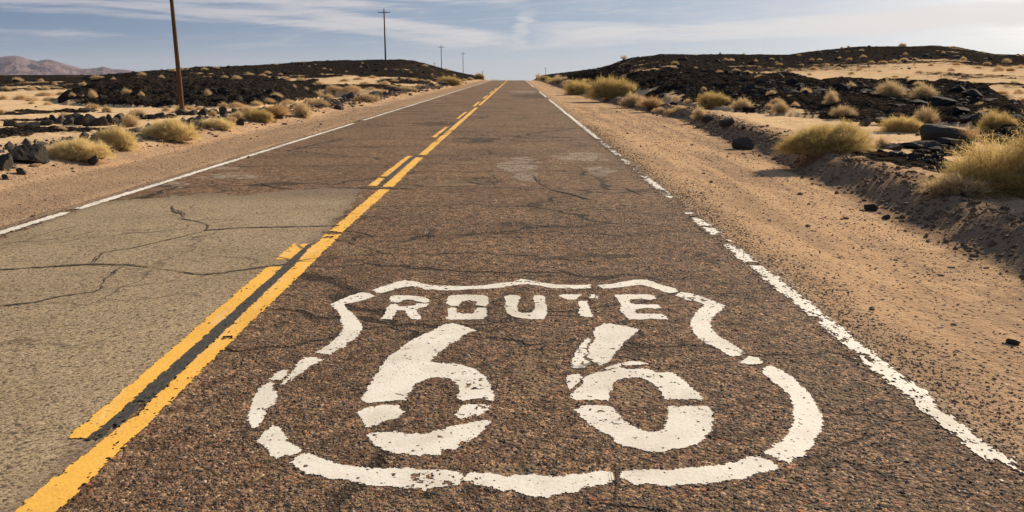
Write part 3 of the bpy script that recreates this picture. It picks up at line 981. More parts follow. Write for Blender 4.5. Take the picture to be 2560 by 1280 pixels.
    letters = [
        [cA([(1490, 430), (1520, 398), (1600, 395), (1720, 400), (1830, 410), (1890, 435), (1895, 465), (1840, 470), (1770, 455), (1710, 440), (1640, 440), (1580, 470), (1510, 460)]),
         cA([(1405, 630), (1450, 580), (1470, 520), (1500, 485), (1570, 480), (1590, 505), (1650, 510), (1720, 500), (1780, 475), (1890, 480), (1860, 510), (1790, 525), (1760, 545), (1790, 590), (1820, 610), (1800, 637), (1720, 635), (1680, 600), (1660, 565), (1640, 545), (1560, 545), (1540, 600), (1520, 637)])],
        [cA([(2060, 480), (2080, 410), (2110, 395), (2260, 388), (2420, 390), (2480, 410), (2480, 480), (2460, 503), (2350, 490), (2370, 460), (2300, 440), (2220, 455), (2190, 500), (2110, 500)]),
         cA([(2075, 530), (2110, 515), (2170, 525), (2170, 560), (2230, 578), (2330, 575), (2370, 520), (2460, 518), (2470, 600), (2430, 630), (2330, 637), (2060, 637), (2080, 580)])],
        [cB([(235, 410), (290, 390), (370, 395), (410, 415), (390, 440), (370, 510), (390, 560), (430, 572), (510, 570), (540, 540), (550, 480), (530, 430), (540, 395), (620, 395), (655, 420), (650, 470), (670, 540), (655, 610), (630, 632), (520, 635), (420, 625), (340, 610), (280, 580), (245, 510), (260, 460)])],
        [cB([(780, 400), (820, 385), (1020, 385), (990, 410), (960, 435), (880, 438)]), cB([(1090, 425), (1110, 385), (1170, 388), (1185, 425)]), cB([(975, 460), (1010, 450), (1070, 452), (1080, 500), (1110, 560), (1130, 610), (1060, 615), (1010, 600), (985, 570), (1000, 520)])],
        [cB([(1340, 390), (1500, 385), (1700, 385), (1740, 405), (1770, 425), (1700, 440), (1620, 430), (1500, 435), (1495, 470), (1560, 485), (1780, 485), (1810, 520), (1750, 530), (1660, 520), (1560, 535), (1550, 560), (1590, 578), (1820, 580), (1860, 610), (1890, 637), (1700, 630), (1600, 637), (1490, 635), (1450, 600), (1400, 540), (1410, 490), (1380, 440)])],
    ]
    for q in letters:
        paint_poly('letter', q, .002, M['white'], t, .006, .009, .31)
    d1 = [cA([(2380, 745), (2300, 765), (2220, 800), (2180, 850), (2080, 890), (2020, 945), (1980, 985), (1940, 1020), (1900, 1060), (2000, 1070), (2120, 1075), (2240, 1095), (2360, 1140), (2440, 1200), (2480, 1260)]) +
          cE([(2090, 190), (2120, 250), (2150, 310), (2140, 345), (2080, 335), (1950, 330), (1870, 345), (1820, 320), (1850, 260), (1820, 190), (1750, 155), (1680, 145), (1600, 150), (1530, 180), (1470, 200), (1450, 245), (1410, 290), (1390, 340), (1280, 345), (1190, 350), (1080, 365),
              (1020, 335), (1060, 270), (1100, 190), (1150, 120), (1200, 60)]) +
          cA([(1370, 1150), (1420, 1090), (1460, 1040), (1490, 1000), (1560, 960), (1640, 890), (1740, 830), (1820, 790), (1920, 750), (2010, 700), (2060, 680), (2130, 675), (2230, 700), (2330, 735)]),
          cE([(970, 450), (1080, 400), (1180, 385), (1330, 380), (1350, 415), (1385, 440), (1330, 490), (1220, 515), (1130, 555), (1070, 570), (1045, 545), (1030, 490)]),
          cE([(1800, 465), (1850, 420), (1870, 380), (2000, 375), (2120, 385), (2090, 420), (2020, 470), (1940, 480), (1860, 500)]),
          cE([(1065, 635), (1110, 615), (1240, 605), (1310, 605), (1380, 625), (1480, 620), (1570, 625), (1640, 600), (1750, 570), (1850, 545), (1960, 530), (2030, 508), (2090, 510), (2105, 530), (2060, 580), (2000, 640), (1940, 690), (1850, 690), (1845, 730), (1810, 760), (1690, 755),
              (1690, 800), (1620, 800), (1560, 790), (1500, 815), (1400, 790), (1330, 790), (1200, 755), (1110, 700), (1090, 670)])]
    d2 = [cB([(1135, 770), (1160, 720), (1240, 675), (1320, 680), (1440, 700), (1590, 738), (1520, 800), (1440, 860), (1410, 920), (1360, 950), (1340, 1000), (1290, 1060), (1200, 1095), (1120, 1050), (1070, 1010), (1095, 960), (1085, 900), (1135, 860), (1150, 825)]),
          cB([(1075, 820), (1125, 835), (1075, 880), (1060, 930), (1078, 965), (1035, 1010), (1055, 1040), (1110, 1075), (1090, 1100), (1030, 1115), (930, 1125), (920, 1070), (950, 980), (1000, 890)]),
          cB([(1395, 1075), (1480, 1055), (1590, 1055), (1690, 1082), (1600, 1092), (1440, 1092)]),
          cF([(385, 190), (400, 130), (450, 120), (500, 118), (520, 140), (500, 180), (460, 220), (440, 235), (410, 250)]),
          cF([(410, 310), (470, 250), (530, 205), (540, 150), (620, 110), (740, 88), (705, 75), (760, 50), (840, 25), (850, 60), (890, 75), (1080, 75), (1140, 105), (1270, 105), (1330, 135), (1400, 190), (1440, 230), (1500, 275), (1550, 330), (1400, 335), (1220, 330), (1190, 270), (1160, 230),
              (1110, 190), (1060, 165), (980, 150), (880, 155), (820, 170), (780, 210), (770, 250), (745, 300), (750, 345), (650, 335), (560, 340), (480, 345)]),
          cF([(455, 425), (520, 390), (650, 380), (780, 395), (810, 440), (850, 490), (910, 535), (980, 570), (1040, 600), (1110, 605), (1180, 595), (1220, 560), (1240, 510), (1240, 450), (1240, 395), (1400, 390), (1590, 390), (1610, 430), (1630, 510), (1610, 540), (1630, 590), (1560, 650),
              (1490, 705), (1400, 740), (1300, 750), (1210, 775), (1100, 775), (1020, 750), (880, 730), (800, 690), (780, 640), (680, 600), (600, 560), (530, 490), (490, 450)])]
    for q in (d1, d2):
        paint_poly('digit', q, .002, M['white'], t, .006, .012, .29)


build_shield()


# ---- long lines: ribbons of cells along the road, eaten away where the photo shows them worn
def line_mesh(name, xa, xb, y0, y1, z, m, worn, gaps=(), edge=.018, speck=.12):
    """worn: (y, loss) points; gaps: (y from, y to)"""
    wy = np.array([w[0] for w in worn])
    wl = np.array([w[1] for w in worn])
    verts, faces, off = [], [], 0
    segs = [(max(y0, 1.0), 12, .008, .012), (12, 30, .012, .03), (30, 75, .02, .10), (75, 200, .03, .30)]
    out = []
    for s0, s1, cx, cy in segs:
        a, b = max(s0, y0), min(s1, y1)
        if b - a < cy * 2:
            continue

        def keep(X, Y):
            a_, b_ = (np.interp(Y, xa[0], xa[1]), np.interp(Y, xb[0], xb[1])) if isinstance(xa, tuple) else (xa, xb)
            e = edge * 2.4 * fbm(X, Y * .6, 26, 3, .65, 100) + .022 * fbm(X * 0, Y, .9, 3, .6, 103)
            k = (X + e > a_) & (X + e < b_)
            loss = np.interp(Y, wy, wl)
            n = fbm(X, Y * .55, 9, 4, .65, 101) + .8 * fbm(X, Y * .4, 2.2, 3, .6, 102)
            k &= n < .36 - loss * .62
            dd = np.abs(X - (a_ + b_) / 2) / ((b_ - a_) / 2)
            k &= fbm(X, Y * .6, 40, 3, .65, 105) < .30 - speck * dd ** 2 - loss * .25
            for ga, gb in gaps:
                k &= ~((Y + .1 * fbm(X, Y, 12, 2, .5, 104) + (X - a_) * .25 > ga) & (Y + .1 * fbm(X, Y, 12, 2, .5, 104) + (X - a_) * .25 < gb))
            return k
        out.append(cells_mesh(name, keep, np.min(xa[1] if isinstance(xa, tuple) else xa) - .05, np.max(xb[1] if isinstance(xb, tuple) else xb) + .05, a, b, cx, z, m, .35, cy))
    V, F, o = [], [], 0
    for me in out:
        n = len(me.vertices)
        c = np.empty(n * 3, np.float32)
        me.vertices.foreach_get('co', c)
        l = np.empty(len(me.loops), np.int32)
        me.loops.foreach_get('vertex_index', l)
        V.append(c.reshape(-1, 3))
        F.append(l + o)
        o += n
        bpy.data.meshes.remove(me)
    return mesh_np(name, np.concatenate(V), np.concatenate(F), 4, True, None, m)


def yrow(py):
    return flat(VPX, py)[1]


def xat(px, py):
    return flat(px, py)[0]


def build_lines():
    XR = xat(2465, 1126)
    w = [(0, .32), (yrow(1150), .28), (yrow(1000), .22), (yrow(840), .34), (yrow(760), .36), (yrow(690), .08), (yrow(640), .40), (yrow(560), .25), (yrow(520), .58), (yrow(470), .34), (yrow(430), .64), (yrow(350), .62), (yrow(335), .0), (yrow(240), .0), (200, .1)]
    me = line_mesh('edge_line', XR - .07, XR + .052, 1.0, 195, .0035, M['white'], w, [(yrow(664), yrow(655)), (yrow(530), yrow(495)), (yrow(249), yrow(243)), (yrow(229), yrow(218))], .05, .26)
    tag(add('edge_line', me), 'flaking white edge line along the right side of the asphalt beside the wide gravel shoulder', 'road marking')
    XL = xat(415, 455)
    w = [(0, .1), (14, .02), (22, .10), (40, .05), (60, .0), (200, -.1)]
    me = line_mesh('edge_line', XL - .055, XL + .055, 1.0, 195, .0065, M['white'], w, [(yrow(533), yrow(524)), (yrow(309), yrow(301))], .025)
    tag(add('edge_line', me), 'thin white edge line along the left side of the asphalt beside the pale patch', 'road marking')
    # yellow: unbroken stripe, and the broken one left of it
    gaps = [(yrow(p + 3), yrow(p - 3)) for p in (583, 471, 391, 266)]
    ry = [yrow(p) for p in (1280, 1110, 1040, 920, 800, 680, 640, 580, 470, 385, 260)]
    ca = (ry, [-1.748, -1.733, -1.70, -1.722, -1.738, -1.765, -1.80, -1.80, -1.804, -1.82, -1.80])
    cb = (ry, [-1.598, -1.607, -1.609, -1.625, -1.626, -1.632, -1.645, -1.66, -1.655, -1.675, -1.66])
    da = (ry, [-1.88, -1.88, -1.89, -1.908, -1.928, -1.963, -1.983, -2.0, -2.01, -2.01, -2.0])
    db_ = (ry, [-1.78, -1.784, -1.785, -1.80, -1.805, -1.833, -1.848, -1.86, -1.885, -1.905, -1.88])
    me = line_mesh('centre_line', ca, cb, 1.0, 195, .0065, M['yellow'], [(0, .02), (6, .06), (13, .12), (30, .10), (60, .06), (200, .0)], gaps, .016, .07)
    tag(add('centre_line', me), 'unbroken yellow centre stripe running the whole length of the road to the crest', 'road marking')
    dash = [(1101, 612), (466, 391), (344, 318), (297, 281), (266, 255), (247, 239), (234, 228), (225, 221)]
    names = ['nearest and longest yellow dash beside a black sealing band, ending left of the white shield',
             'second yellow dash from the viewer, cracked, with a black band at its right side',
             'third yellow dash from the viewer beside the unbroken yellow stripe',
             'fourth yellow dash from the viewer left of the unbroken yellow stripe',
             'fifth yellow dash from the viewer left of the unbroken yellow stripe',
             'sixth yellow dash from the viewer left of the unbroken yellow stripe',
             'seventh yellow dash from the viewer, small and far up the road',
             'eighth and farthest yellow dash near the crest of the road']
    for k, (p0, p1) in enumerate(dash):
        g = [(yrow(668), yrow(652))] if k == 0 else ([(yrow(446), yrow(442))] if k == 1 else [])
        me = line_mesh('centre_dash', da, db_, yrow(p0), yrow(p1), .0065, M['yellow'], [(0, -.4), (3.7, -.4), (5, -.1), (7, .12), (14, .14), (40, .05), (200, .0)], g, .012, .07)
        tag(add('centre_dash', me), names[k], 'road marking', 'yellow dashes beside the centre stripe')
    for k, (p0, p1) in enumerate([(1105, 615), (458, 393), (338, 319), (296, 284)]):
        if k == 0:
            ys = [yrow(p0), yrow(1040), yrow(960), yrow(800), yrow(660), yrow(p1)]
            xl, xr = [-1.80, -1.79, -1.80, -1.812, -1.842, -1.858], [-1.745, -1.715, -1.715, -1.735, -1.765, -1.82]
        else:
            ys = [yrow(p0), yrow(p1)]
            xl, xr = [-1.90, -1.915], [-1.80, -1.825]

        def keep(X, Y, ys=ys, xl=xl, xr=xr):
            e = .016 * fbm(X, Y, 18, 3, .6, 110)
            return (X + e > np.interp(Y, ys, xl)) & (X + e < np.interp(Y, ys, xr)) & (fbm(X, Y, 30, 3, .6, 111) < np.interp(Y, [ys[0], ys[0] + .25 * (ys[-1] - ys[0]), ys[-1]], [.10, .36, .26]))
        cx, cy = (.008, .015) if k == 0 else (.015, .06)
        me = cells_mesh('sealing_band', keep, -1.95, -1.66, ys[0], ys[-1], cx, .0085, M['tar'], .35, cy)
        tag(add('sealing_band', me), ['long black sealing band between the nearest yellow dash and the unbroken stripe', 'black sealing band beside the second yellow dash from the viewer', 'short black sealing band beside the third yellow dash',
                                      'tiny black sealing band beside the fourth yellow dash'][k], 'road marking', 'black bands between the yellow stripes')


build_lines()


def build_patch():
    out = [(0, 1500), (-700, 1500), (-500, 800), (-60, 615), (185, 528), (240, 512), (330, 500), (480, 488), (600, 489), (700, 480), (800, 474), (885, 470), (905, 480), (885, 505), (860, 535), (812, 585), (756, 640), (700, 690), (606, 770), (502, 860), (392, 960), (292, 1060), (178, 1180), (0, 1340)]
    P = [flat(*p) for p in out]
    arr = np.array(P)

    def dist(X, Y):
        d = np.full(X.shape, 9.0)
        for i in range(len(P)):
            x1, y1 = P[i - 1]
            x2, y2 = P[i]
            L = (x2 - x1) ** 2 + (y2 - y1) ** 2
            t = np.clip(((X - x1) * (x2 - x1) + (Y - y1) * (y2 - y1)) / L, 0, 1)
            d = np.minimum(d, np.hypot(X - x1 - t * (x2 - x1), Y - y1 - t * (y2 - y1)))
        return d

    def keep(X, Y):
        return inside(P, X + .22 * fbm(X, Y, 4, 5, .65, 120), Y + .9 * fbm(X, Y, 1.5, 6, .65, 121))
    me = cells_mesh('asphalt_patch', keep, max(arr[:, 0].min(), ROAD_L + .3), arr[:, 0].max() + .1, 1.6, arr[:, 1].max() + .1, .022, .003, M['patch'], .3,
                    None, lambda x, y: dict(rim=np.maximum(.8 * sstep(.30, 0, dist(x, y)), sstep(yrow(545), yrow(476), y))))
    o = add('asphalt_patch', me)
    o['kind'] = 'structure'


build_patch()


def build_cracks():
    lines = [
        ([(430, 515), (436, 530), (455, 535), (462, 545), (455, 548), (500, 556), (520, 562), (515, 578), (600, 571), (700, 569), (800, 566), (845, 566)], 5),
        ([(515, 578), (480, 587), (400, 606), (330, 622), (262, 632), (245, 645), (232, 660)], 4),
        ([(-40, 680), (0, 677), (100, 670), (230, 662), (320, 664), (390, 671), (440, 680), (505, 689), (580, 681), (640, 672), (700, 664), (745, 655), (790, 655)], 6),
        ([(320, 664), (295, 675), (285, 685), (262, 700), (255, 725), (235, 732), (160, 741), (100, 757), (0, 768), (-60, 776)], 5),
        ([(255, 725), (330, 715), (450, 702)], 2),
        ([(0, 800), (20, 786)], 4), ([(0, 612), (60, 605), (140, 578), (200, 566)], 3), ([(200, 580), (240, 578)], 3),
        ([(860, 600), (900, 615), (960, 632), (1080, 634), (1200, 632), (1290, 636), (1370, 642), (1500, 655)], 4),
        ([(840, 470), (960, 472), (1040, 472)], 5), ([(640, 455), (690, 470), (760, 474), (860, 468)], 5),
        ([(1335, 440), (1350, 458), (1380, 475), (1430, 486), (1480, 500)], 8),
        ([(1560, 470), (1585, 478), (1603, 488)], 9), ([(1160, 452), (1200, 460), (1240, 462)], 6), ([(1185, 442), (1215, 444)], 5),
        ([(1172, 352), (1200, 350), (1235, 352)], 9), ([(1200, 345), (1225, 346)], 7), ([(1205, 350), (1205, 335)], 2),
        ([(880, 330), (960, 326)], 2), ([(940, 465), (1000, 430), (1020, 405)], 2), ([(1080, 600), (1078, 580), (1080, 570)], 6),
        ([(1540, 1150), (1545, 1180), (1550, 1230), (1546, 1290)], 6), ([(1500, 1095), (1530, 1110), (1560, 1145)], 7), ([(1480, 705), (1490, 740), (1480, 760)], 3),
        ([(1445, 790), (1450, 800), (1465, 812)], 7), ([(1478, 840), (1485, 850)], 9), ([(1425, 920), (1490, 908), (1520, 918)], 7),
        ([(1370, 645), (1440, 650), (1505, 656)], 6), ([(1740, 640), (1755, 636)], 8), ([(1780, 655), (1810, 660)], 8),
        ([(680, 640), (740, 655), (790, 648)], 5), ([(1030, 392), (1060, 394), (1100, 398)], 3), ([(640, 310), (760, 300), (900, 302)], 2), ([(1000, 285), (1090, 290), (1160, 284)], 2),
        ([(1300, 290), (1400, 294)], 2), ([(1190, 268), (1260, 270)], 2), ([(1000, 330), (1120, 322)], 2), ([(1900, 780), (1930, 785)], 6), ([(1120, 350), (1160, 351)], 3),
        ([(1330, 330), (1420, 336)], 2), ([(1240, 400), (1330, 404), (1420, 401)], 2), ([(1690, 575), (1600, 570)], 3), ([(1640, 590), (1560, 610)], 2),
    ]
    rng = np.random.default_rng(5)
    V, F, o = [], [], 0
    strands = [(p, w, 0) for p, w in lines] + [(p, w * .6, 1) for p, w in lines if w > 3] + [(p, w * .5, 2) for p, w in lines if w > 4]
    for pts, wpx, side in strands:
        p = np.array([flat(*q) for q in pts])
        dens = []
        for i in range(len(p) - 1):
            n = max(2, int(np.hypot(*(p[i + 1] - p[i])) / .03))
            t = np.linspace(0, 1, n, endpoint=False)[:, None]
            dens.append(p[i] * (1 - t) + p[i + 1] * t)
        q = np.concatenate(dens + [p[-1:]])
        k = len(q)
        L = np.arange(k) * .03
        jx = .05 * fbm(L, L * 0 + len(V), 3, 5, .65, 130)
        jy = .07 * fbm(L, L * 0 + len(V), 3, 5, .65, 131)
        jx += .012 * fbm(L, L * 0 + len(V), 16, 3, .7, 133) + side * .05 * fbm(L, L * 0 + side, 2.1, 3, .6, 134)
        jy += .02 * fbm(L, L * 0 + len(V), 16, 3, .7, 135) + side * .07 * fbm(L, L * 0 + side, 1.7, 3, .6, 136)
        q = q + np.stack([jx, jy], 1)
        tan = np.gradient(q, axis=0)
        tan /= np.linalg.norm(tan, axis=1, keepdims=True) + 1e-9
        nr = np.stack([-tan[:, 1], tan[:, 0]], 1)
        dist = np.hypot(q[:, 0], q[:, 1])
        wid = wpx * dist / F_PX * .5 * (1.0 + 1.6 * fbm(L, L * 0 + len(V) * 3.1, 7, 4, .7, 132)).clip(.15, 3)
        # rows foreshortened more than columns: open them along the road
        wid = wid * (1 + np.abs(nr[:, 1]) * np.clip(dist / CAM_H * .35, 0, 4))
        wid *= sstep(-.28, .05, fbm(L, L * 0 + len(V) * 1.7, 1.6, 4, .65, 137) - side * .12)
        wid *= np.minimum(1, np.minimum(np.arange(k), np.arange(k)[::-1]) / 6 + .15)
        wid = np.clip(wid, .0005, .12)
        ww = wid * (.6 + .8 * rng.random(k))
        a = q + nr * ww[:, None] * .5
        b = q - nr * wid[:, None] * .5
        vv = np.concatenate([a, b])
        z = road_z(vv[:, 0], vv[:, 1]) + .0078
        V.append(np.column_stack([vv, z]))
        i = np.arange(k - 1)
        F.append(np.stack([i + k, i + k + 1, i + 1, i], 1) + o)
        o += 2 * k
    me = mesh_np('cracks', np.concatenate(V), np.concatenate(F), 4, False, None, M['crack'])
    c = add('cracks', me, ROAD)


build_cracks()


# ------------------------------------------------------------------ stones
def ico(sub):
    import bmesh
    bm = bmesh.new()
    bmesh.ops.create_icosphere(bm, subdivisions=sub, radius=1)
    bm.verts.ensure_lookup_table()
    v = np.array([x.co[:] for x in bm.verts])
    f = np.array([[q.index for q in p.verts] for p in bm.faces])
    bm.free()
    return v, f


ICO = {s: ico(s) for s in (1, 2, 4)}


def rock_verts(sub, rng, planes=11, rough=.06):
    d, f = ICO[sub]
    n = rng.normal(size=(planes, 3))
    n /= np.linalg.norm(n, axis=1, keepdims=True)
    h = rng.uniform(.55, 1.0, planes)
    dots = np.clip(d @ n.T, 1e-3, None)
    r = np.minimum((h / dots).min(1), 1.25)
    v = d * r[:, None]
    s = rng.uniform(0, 50)
    v = v * (1 + rough * 2 * (fbm(v[:, 0] + s, v[:, 1] + v[:, 2] * .7, 2.2, 3, .6, 140) + .6 * fbm(v[:, 2] + s, v[:, 0] * 1.3, 6, 2, .6, 141)))[:, None]
    return v, f


def scatter(name, pos, size, m, sub=1, seed=0, flatten=.7, sink=.25, variants=10, tint=None):
    """many stones nobody could count, as one object"""
    rng = np.random.default_rng(seed)
    n = len(pos)
    vs = [rock_verts(sub, rng, 9, .05)[0] for _ in range(variants)]
    f = ICO[sub][1]
    k = len(vs[0])
    pick = rng.integers(0, variants, n)
    base = np.array(vs)[pick]
    a = rng.uniform(0, 6.283, n)
    ca, sa = np.cos(a)[:, None], np.sin(a)[:, None]
    sx, sy, sz = size * rng.uniform(.7, 1.3, n), size * rng.uniform(.7, 1.2, n), size * flatten * rng.uniform(.6, 1.2, n)
    x, y, z = base[:, :, 0] * sx[:, None], base[:, :, 1] * sy[:, None], base[:, :, 2] * sz[:, None]
    V = np.stack([x * ca - y * sa + pos[:, 0:1], x * sa + y * ca + pos[:, 1:2], z + pos[:, 2:3] + (sz * (1 - 2 * sink) * .5)[:, None]], -1).reshape(-1, 3)
    F = (f[None] + (np.arange(n) * k)[:, None, None]).reshape(-1, 3)
    t = np.repeat(rng.random(n) if tint is None else tint, k)
    o = add(name, mesh_np(name, V, F, 3, False, dict(tint=t), m))
    o['kind'] = 'stuff'
    return o


def on_land(x, y):
    return np.column_stack([x, y, np.maximum(land(x, y)[0], np.where((x > ROAD_L - .3) & (x < ROAD_R + .3), road_z(x, y), -99))])


def build_gravel():
    rng = np.random.default_rng(11)
    # verge grit on both sides, thinning with distance
    n = 100000
    Y = np.exp(rng.uniform(np.log(2.0), np.log(38), n))
    right = rng.random(n) < .62
    xb = np.interp(Y, BERM_Y, BERM_X)
    X = np.where(right, 1.80 + rng.random(n) ** 1.0 * (xb + .5 - 1.85), -4.85 - rng.random(n) * 3.0)
    cl = fbm(X, Y, .8, 4, .6, 150)
    k = cl > rng.uniform(-.45, .2, n)
    X, Y = X[k], Y[k]
    s = .0024 + .010 * rng.random(len(X)) ** 8
    s = s * (1 + (rng.random(len(X)) > .985) * 1.6) * np.clip(.75 + Y / 22, .8, 2.0)
    scatter('verge_gravel', on_land(X, Y), s, M['pebble'], 1, 1, .65, .3)
    # loose chips on the asphalt
    n = 9000
    Y = np.exp(rng.uniform(np.log(2.2), np.log(16), n))
    X = rng.uniform(-1.5, 1.75, n)
    k = fbm(X, Y, 1.3, 4, .6, 151) > rng.uniform(-.35, .15, n)
    X, Y = X[k], Y[k]
    pos = np.column_stack([X, Y, road_z(X, Y)])
    scatter('loose_chips', pos, .004 + .006 * rng.random(len(X)) ** 2, M['pebble'], 1, 2, .6, .45)
    # grit spilling over the right-hand edge of the asphalt
    n = 15000
    Y = np.exp(rng.uniform(np.log(2.1), np.log(24), n))
    X = 2.05 + rng.normal(0, .17, n) + .16 * fbm(Y * 0, Y, .7, 3, .6, 157)
    k = X > 1.78
    X, Y = X[k], Y[k]
    scatter('edge_grit', on_land(X, Y), (.003 + .007 * rng.random(len(X)) ** 3) * np.clip(.8 + Y / 20, .9, 1.8), M['pebble'], 1, 12, .65, .35)
    # coarse chips standing proud of the chip seal, near the viewer
    n = 42000
    Y = np.exp(rng.uniform(np.log(2.1), np.log(9.5), n))
    X = rng.uniform(-2.6, 1.95, n)
    k = fbm(X, Y, .9, 4, .6, 155) > rng.uniform(-.55, .05, n)
    k &= ~((X < np.interp(Y, [2.2, 4, 6], [-1.45, -1.52, -1.52])))
    for q in PAINTED:
        qa = np.array(q)
        bx = (X > qa[:, 0].min() - .02) & (X < qa[:, 0].max() + .02) & (Y > qa[:, 1].min() - .02) & (Y < qa[:, 1].max() + .02)
        k &= ~(bx & inside(q, X, Y))
    XR = xat(2465, 1126)
    k &= ~(np.abs(X - XR) < .07)
    X, Y = X[k], Y[k]
    pos = np.column_stack([X, Y, road_z(X, Y)])
    scatter('asphalt_chips', pos, (.0045 + .0065 * rng.random(len(X)) ** 2.2), M['chips'], 1, 9, .7, .62)
    # clods and stones on the right-hand bank
    n = 6000
    Y = np.exp(rng.uniform(np.log(4.5), np.log(60), n))
    xb = np.interp(Y, BERM_Y, BERM_X)
    X = xb + rng.normal(.25, .25, n)
    s = (.008 + .035 * rng.random(n) ** 4) * np.clip(.7 + Y / 30, .8, 1.8)
    scatter('bank_clods', on_land(X, Y), s, M['clod'], 1, 3, .75, .3)
    # stony rim along the left verge
    n = 3600
    Y = np.exp(rng.uniform(np.log(8.0), np.log(120), n))
    X = -7.5 - np.abs(rng.normal(0, .75, n)) + rng.normal(0, .25, n)
    s = (.014 + .07 * rng.random(n) ** 4) * np.clip(.6 + Y / 40, .7, 2.2)
    scatter('rim_stones', on_land(X, Y), s, M['clod'], 1, 4, .8, .25)
    n = 1500
    Y = np.exp(rng.uniform(np.log(14.0), np.log(120), n))
    X = -7.9 - np.abs(rng.normal(0, 1.1, n))
    s = (.03 + .14 * rng.random(n) ** 4) * np.clip(.6 + Y / 60, .7, 1.8)
    scatter('rim_lava_stones', on_land(X, Y), s, M['lava'], 1, 5, .8, .25)
    # rubble over the lava
    n = 110000
    r = np.exp(rng.uniform(np.log(11.0), np.log(190), n))
    a = rng.uniform(math.radians(-37), math.radians(38), n)
    X, Y = r * np.sin(a), r * np.cos(a)
    z, lv, gv = land(X, Y)
    k = lv + .9 * fbm(X, Y, .8, 4, .65, 152) > rng.uniform(.35, .95, n)
    k &= gv < .2
    X, Y, r = X[k], Y[k], r[k]
    s = (.03 + .09 * rng.random(len(X)) ** 3 + .16 * rng.random(len(X)) ** 16) * np.clip(.45 + r / 110, .5, 1.35)
    scatter('lava_rubble', np.column_stack([X, Y, z[k]]), s, M['rubble'], 1, 6, .75, .25)
    # bigger broken blocks, in heaps
    n = 60000
    r = np.exp(rng.uniform(np.log(22.0), np.log(150), n))
    a = rng.uniform(math.radians(-37), math.radians(38), n)
    X, Y = r * np.sin(a), r * np.cos(a)
    z, lv, gv = land(X, Y)
    k = (lv > .75) & (gv < .1) & (fbm(X, Y, .16, 4, .6, 156) > rng.uniform(.06, .42, n))
    X, Y, r = X[k], Y[k], r[k]
    s = (.10 + .32 * rng.random(len(X)) ** 4) * np.clip(.5 + r / 120, .6, 1.2)
    scatter('lava_blocks', np.column_stack([X, Y, z[k]]), s, M['rubble'], 2, 8, .8, .3)
    # sparse dark stones on the open sand
    n = 5000
    r = np.exp(rng.uniform(np.log(9.0), np.log(90), n))
    a = rng.uniform(math.radians(-37), math.radians(38), n)
    X, Y = r * np.sin(a), r * np.cos(a)
    z, lv, gv = land(X, Y)
    k = (gv < .3) & (fbm(X, Y, .3, 4, .6, 153) > rng.uniform(-.1, .35, n))
    X, Y, r = X[k], Y[k], r[k]
    s = (.012 + .05 * rng.random(len(X)) ** 4) * np.clip(.5 + r / 30, .6, 2)
    scatter('sand_pebbles', np.column_stack([X, Y, z[k]]), s, M['lava'], 1, 7, .7, .25)


build_gravel()


ROCKS = {}


def rock_mesh(kind, i):
    if (kind, i) not in ROCKS:
        rng = np.random.default_rng(900 + i * 7)
        v, f = rock_verts(4, rng, 10 + i % 4, .07)
        ROCKS[(kind, i)] = mesh_np('lava_rock', v, f, 3, False, None, M[kind])
    return ROCKS[(kind, i)]


def rock(px, py, w, h, label, group=None, kind='lava', i=None, name='lava_rock', sink=.12, deep=.8):
    """px, py: foot of the stone in the photo; w, h its size there"""
    x, y, z, r = hit(px, py)
    s = r / F_PX
    i = random.randrange(10) if i is None else i
    o = add(name, rock_mesh(kind, i))
    hh, ww = h * s, w * s
    o.scale = (ww * .56, ww * .5 * deep, hh * .62)
    o.rotation_euler = (random.uniform(-.12, .12), random.uniform(-.12, .12), random.uniform(0, 6.28))
    o.location = (x, y + ww * .25, gz(x, y + ww * .25) + hh * (.5 - sink))
    return tag(o, label, 'rock', group)


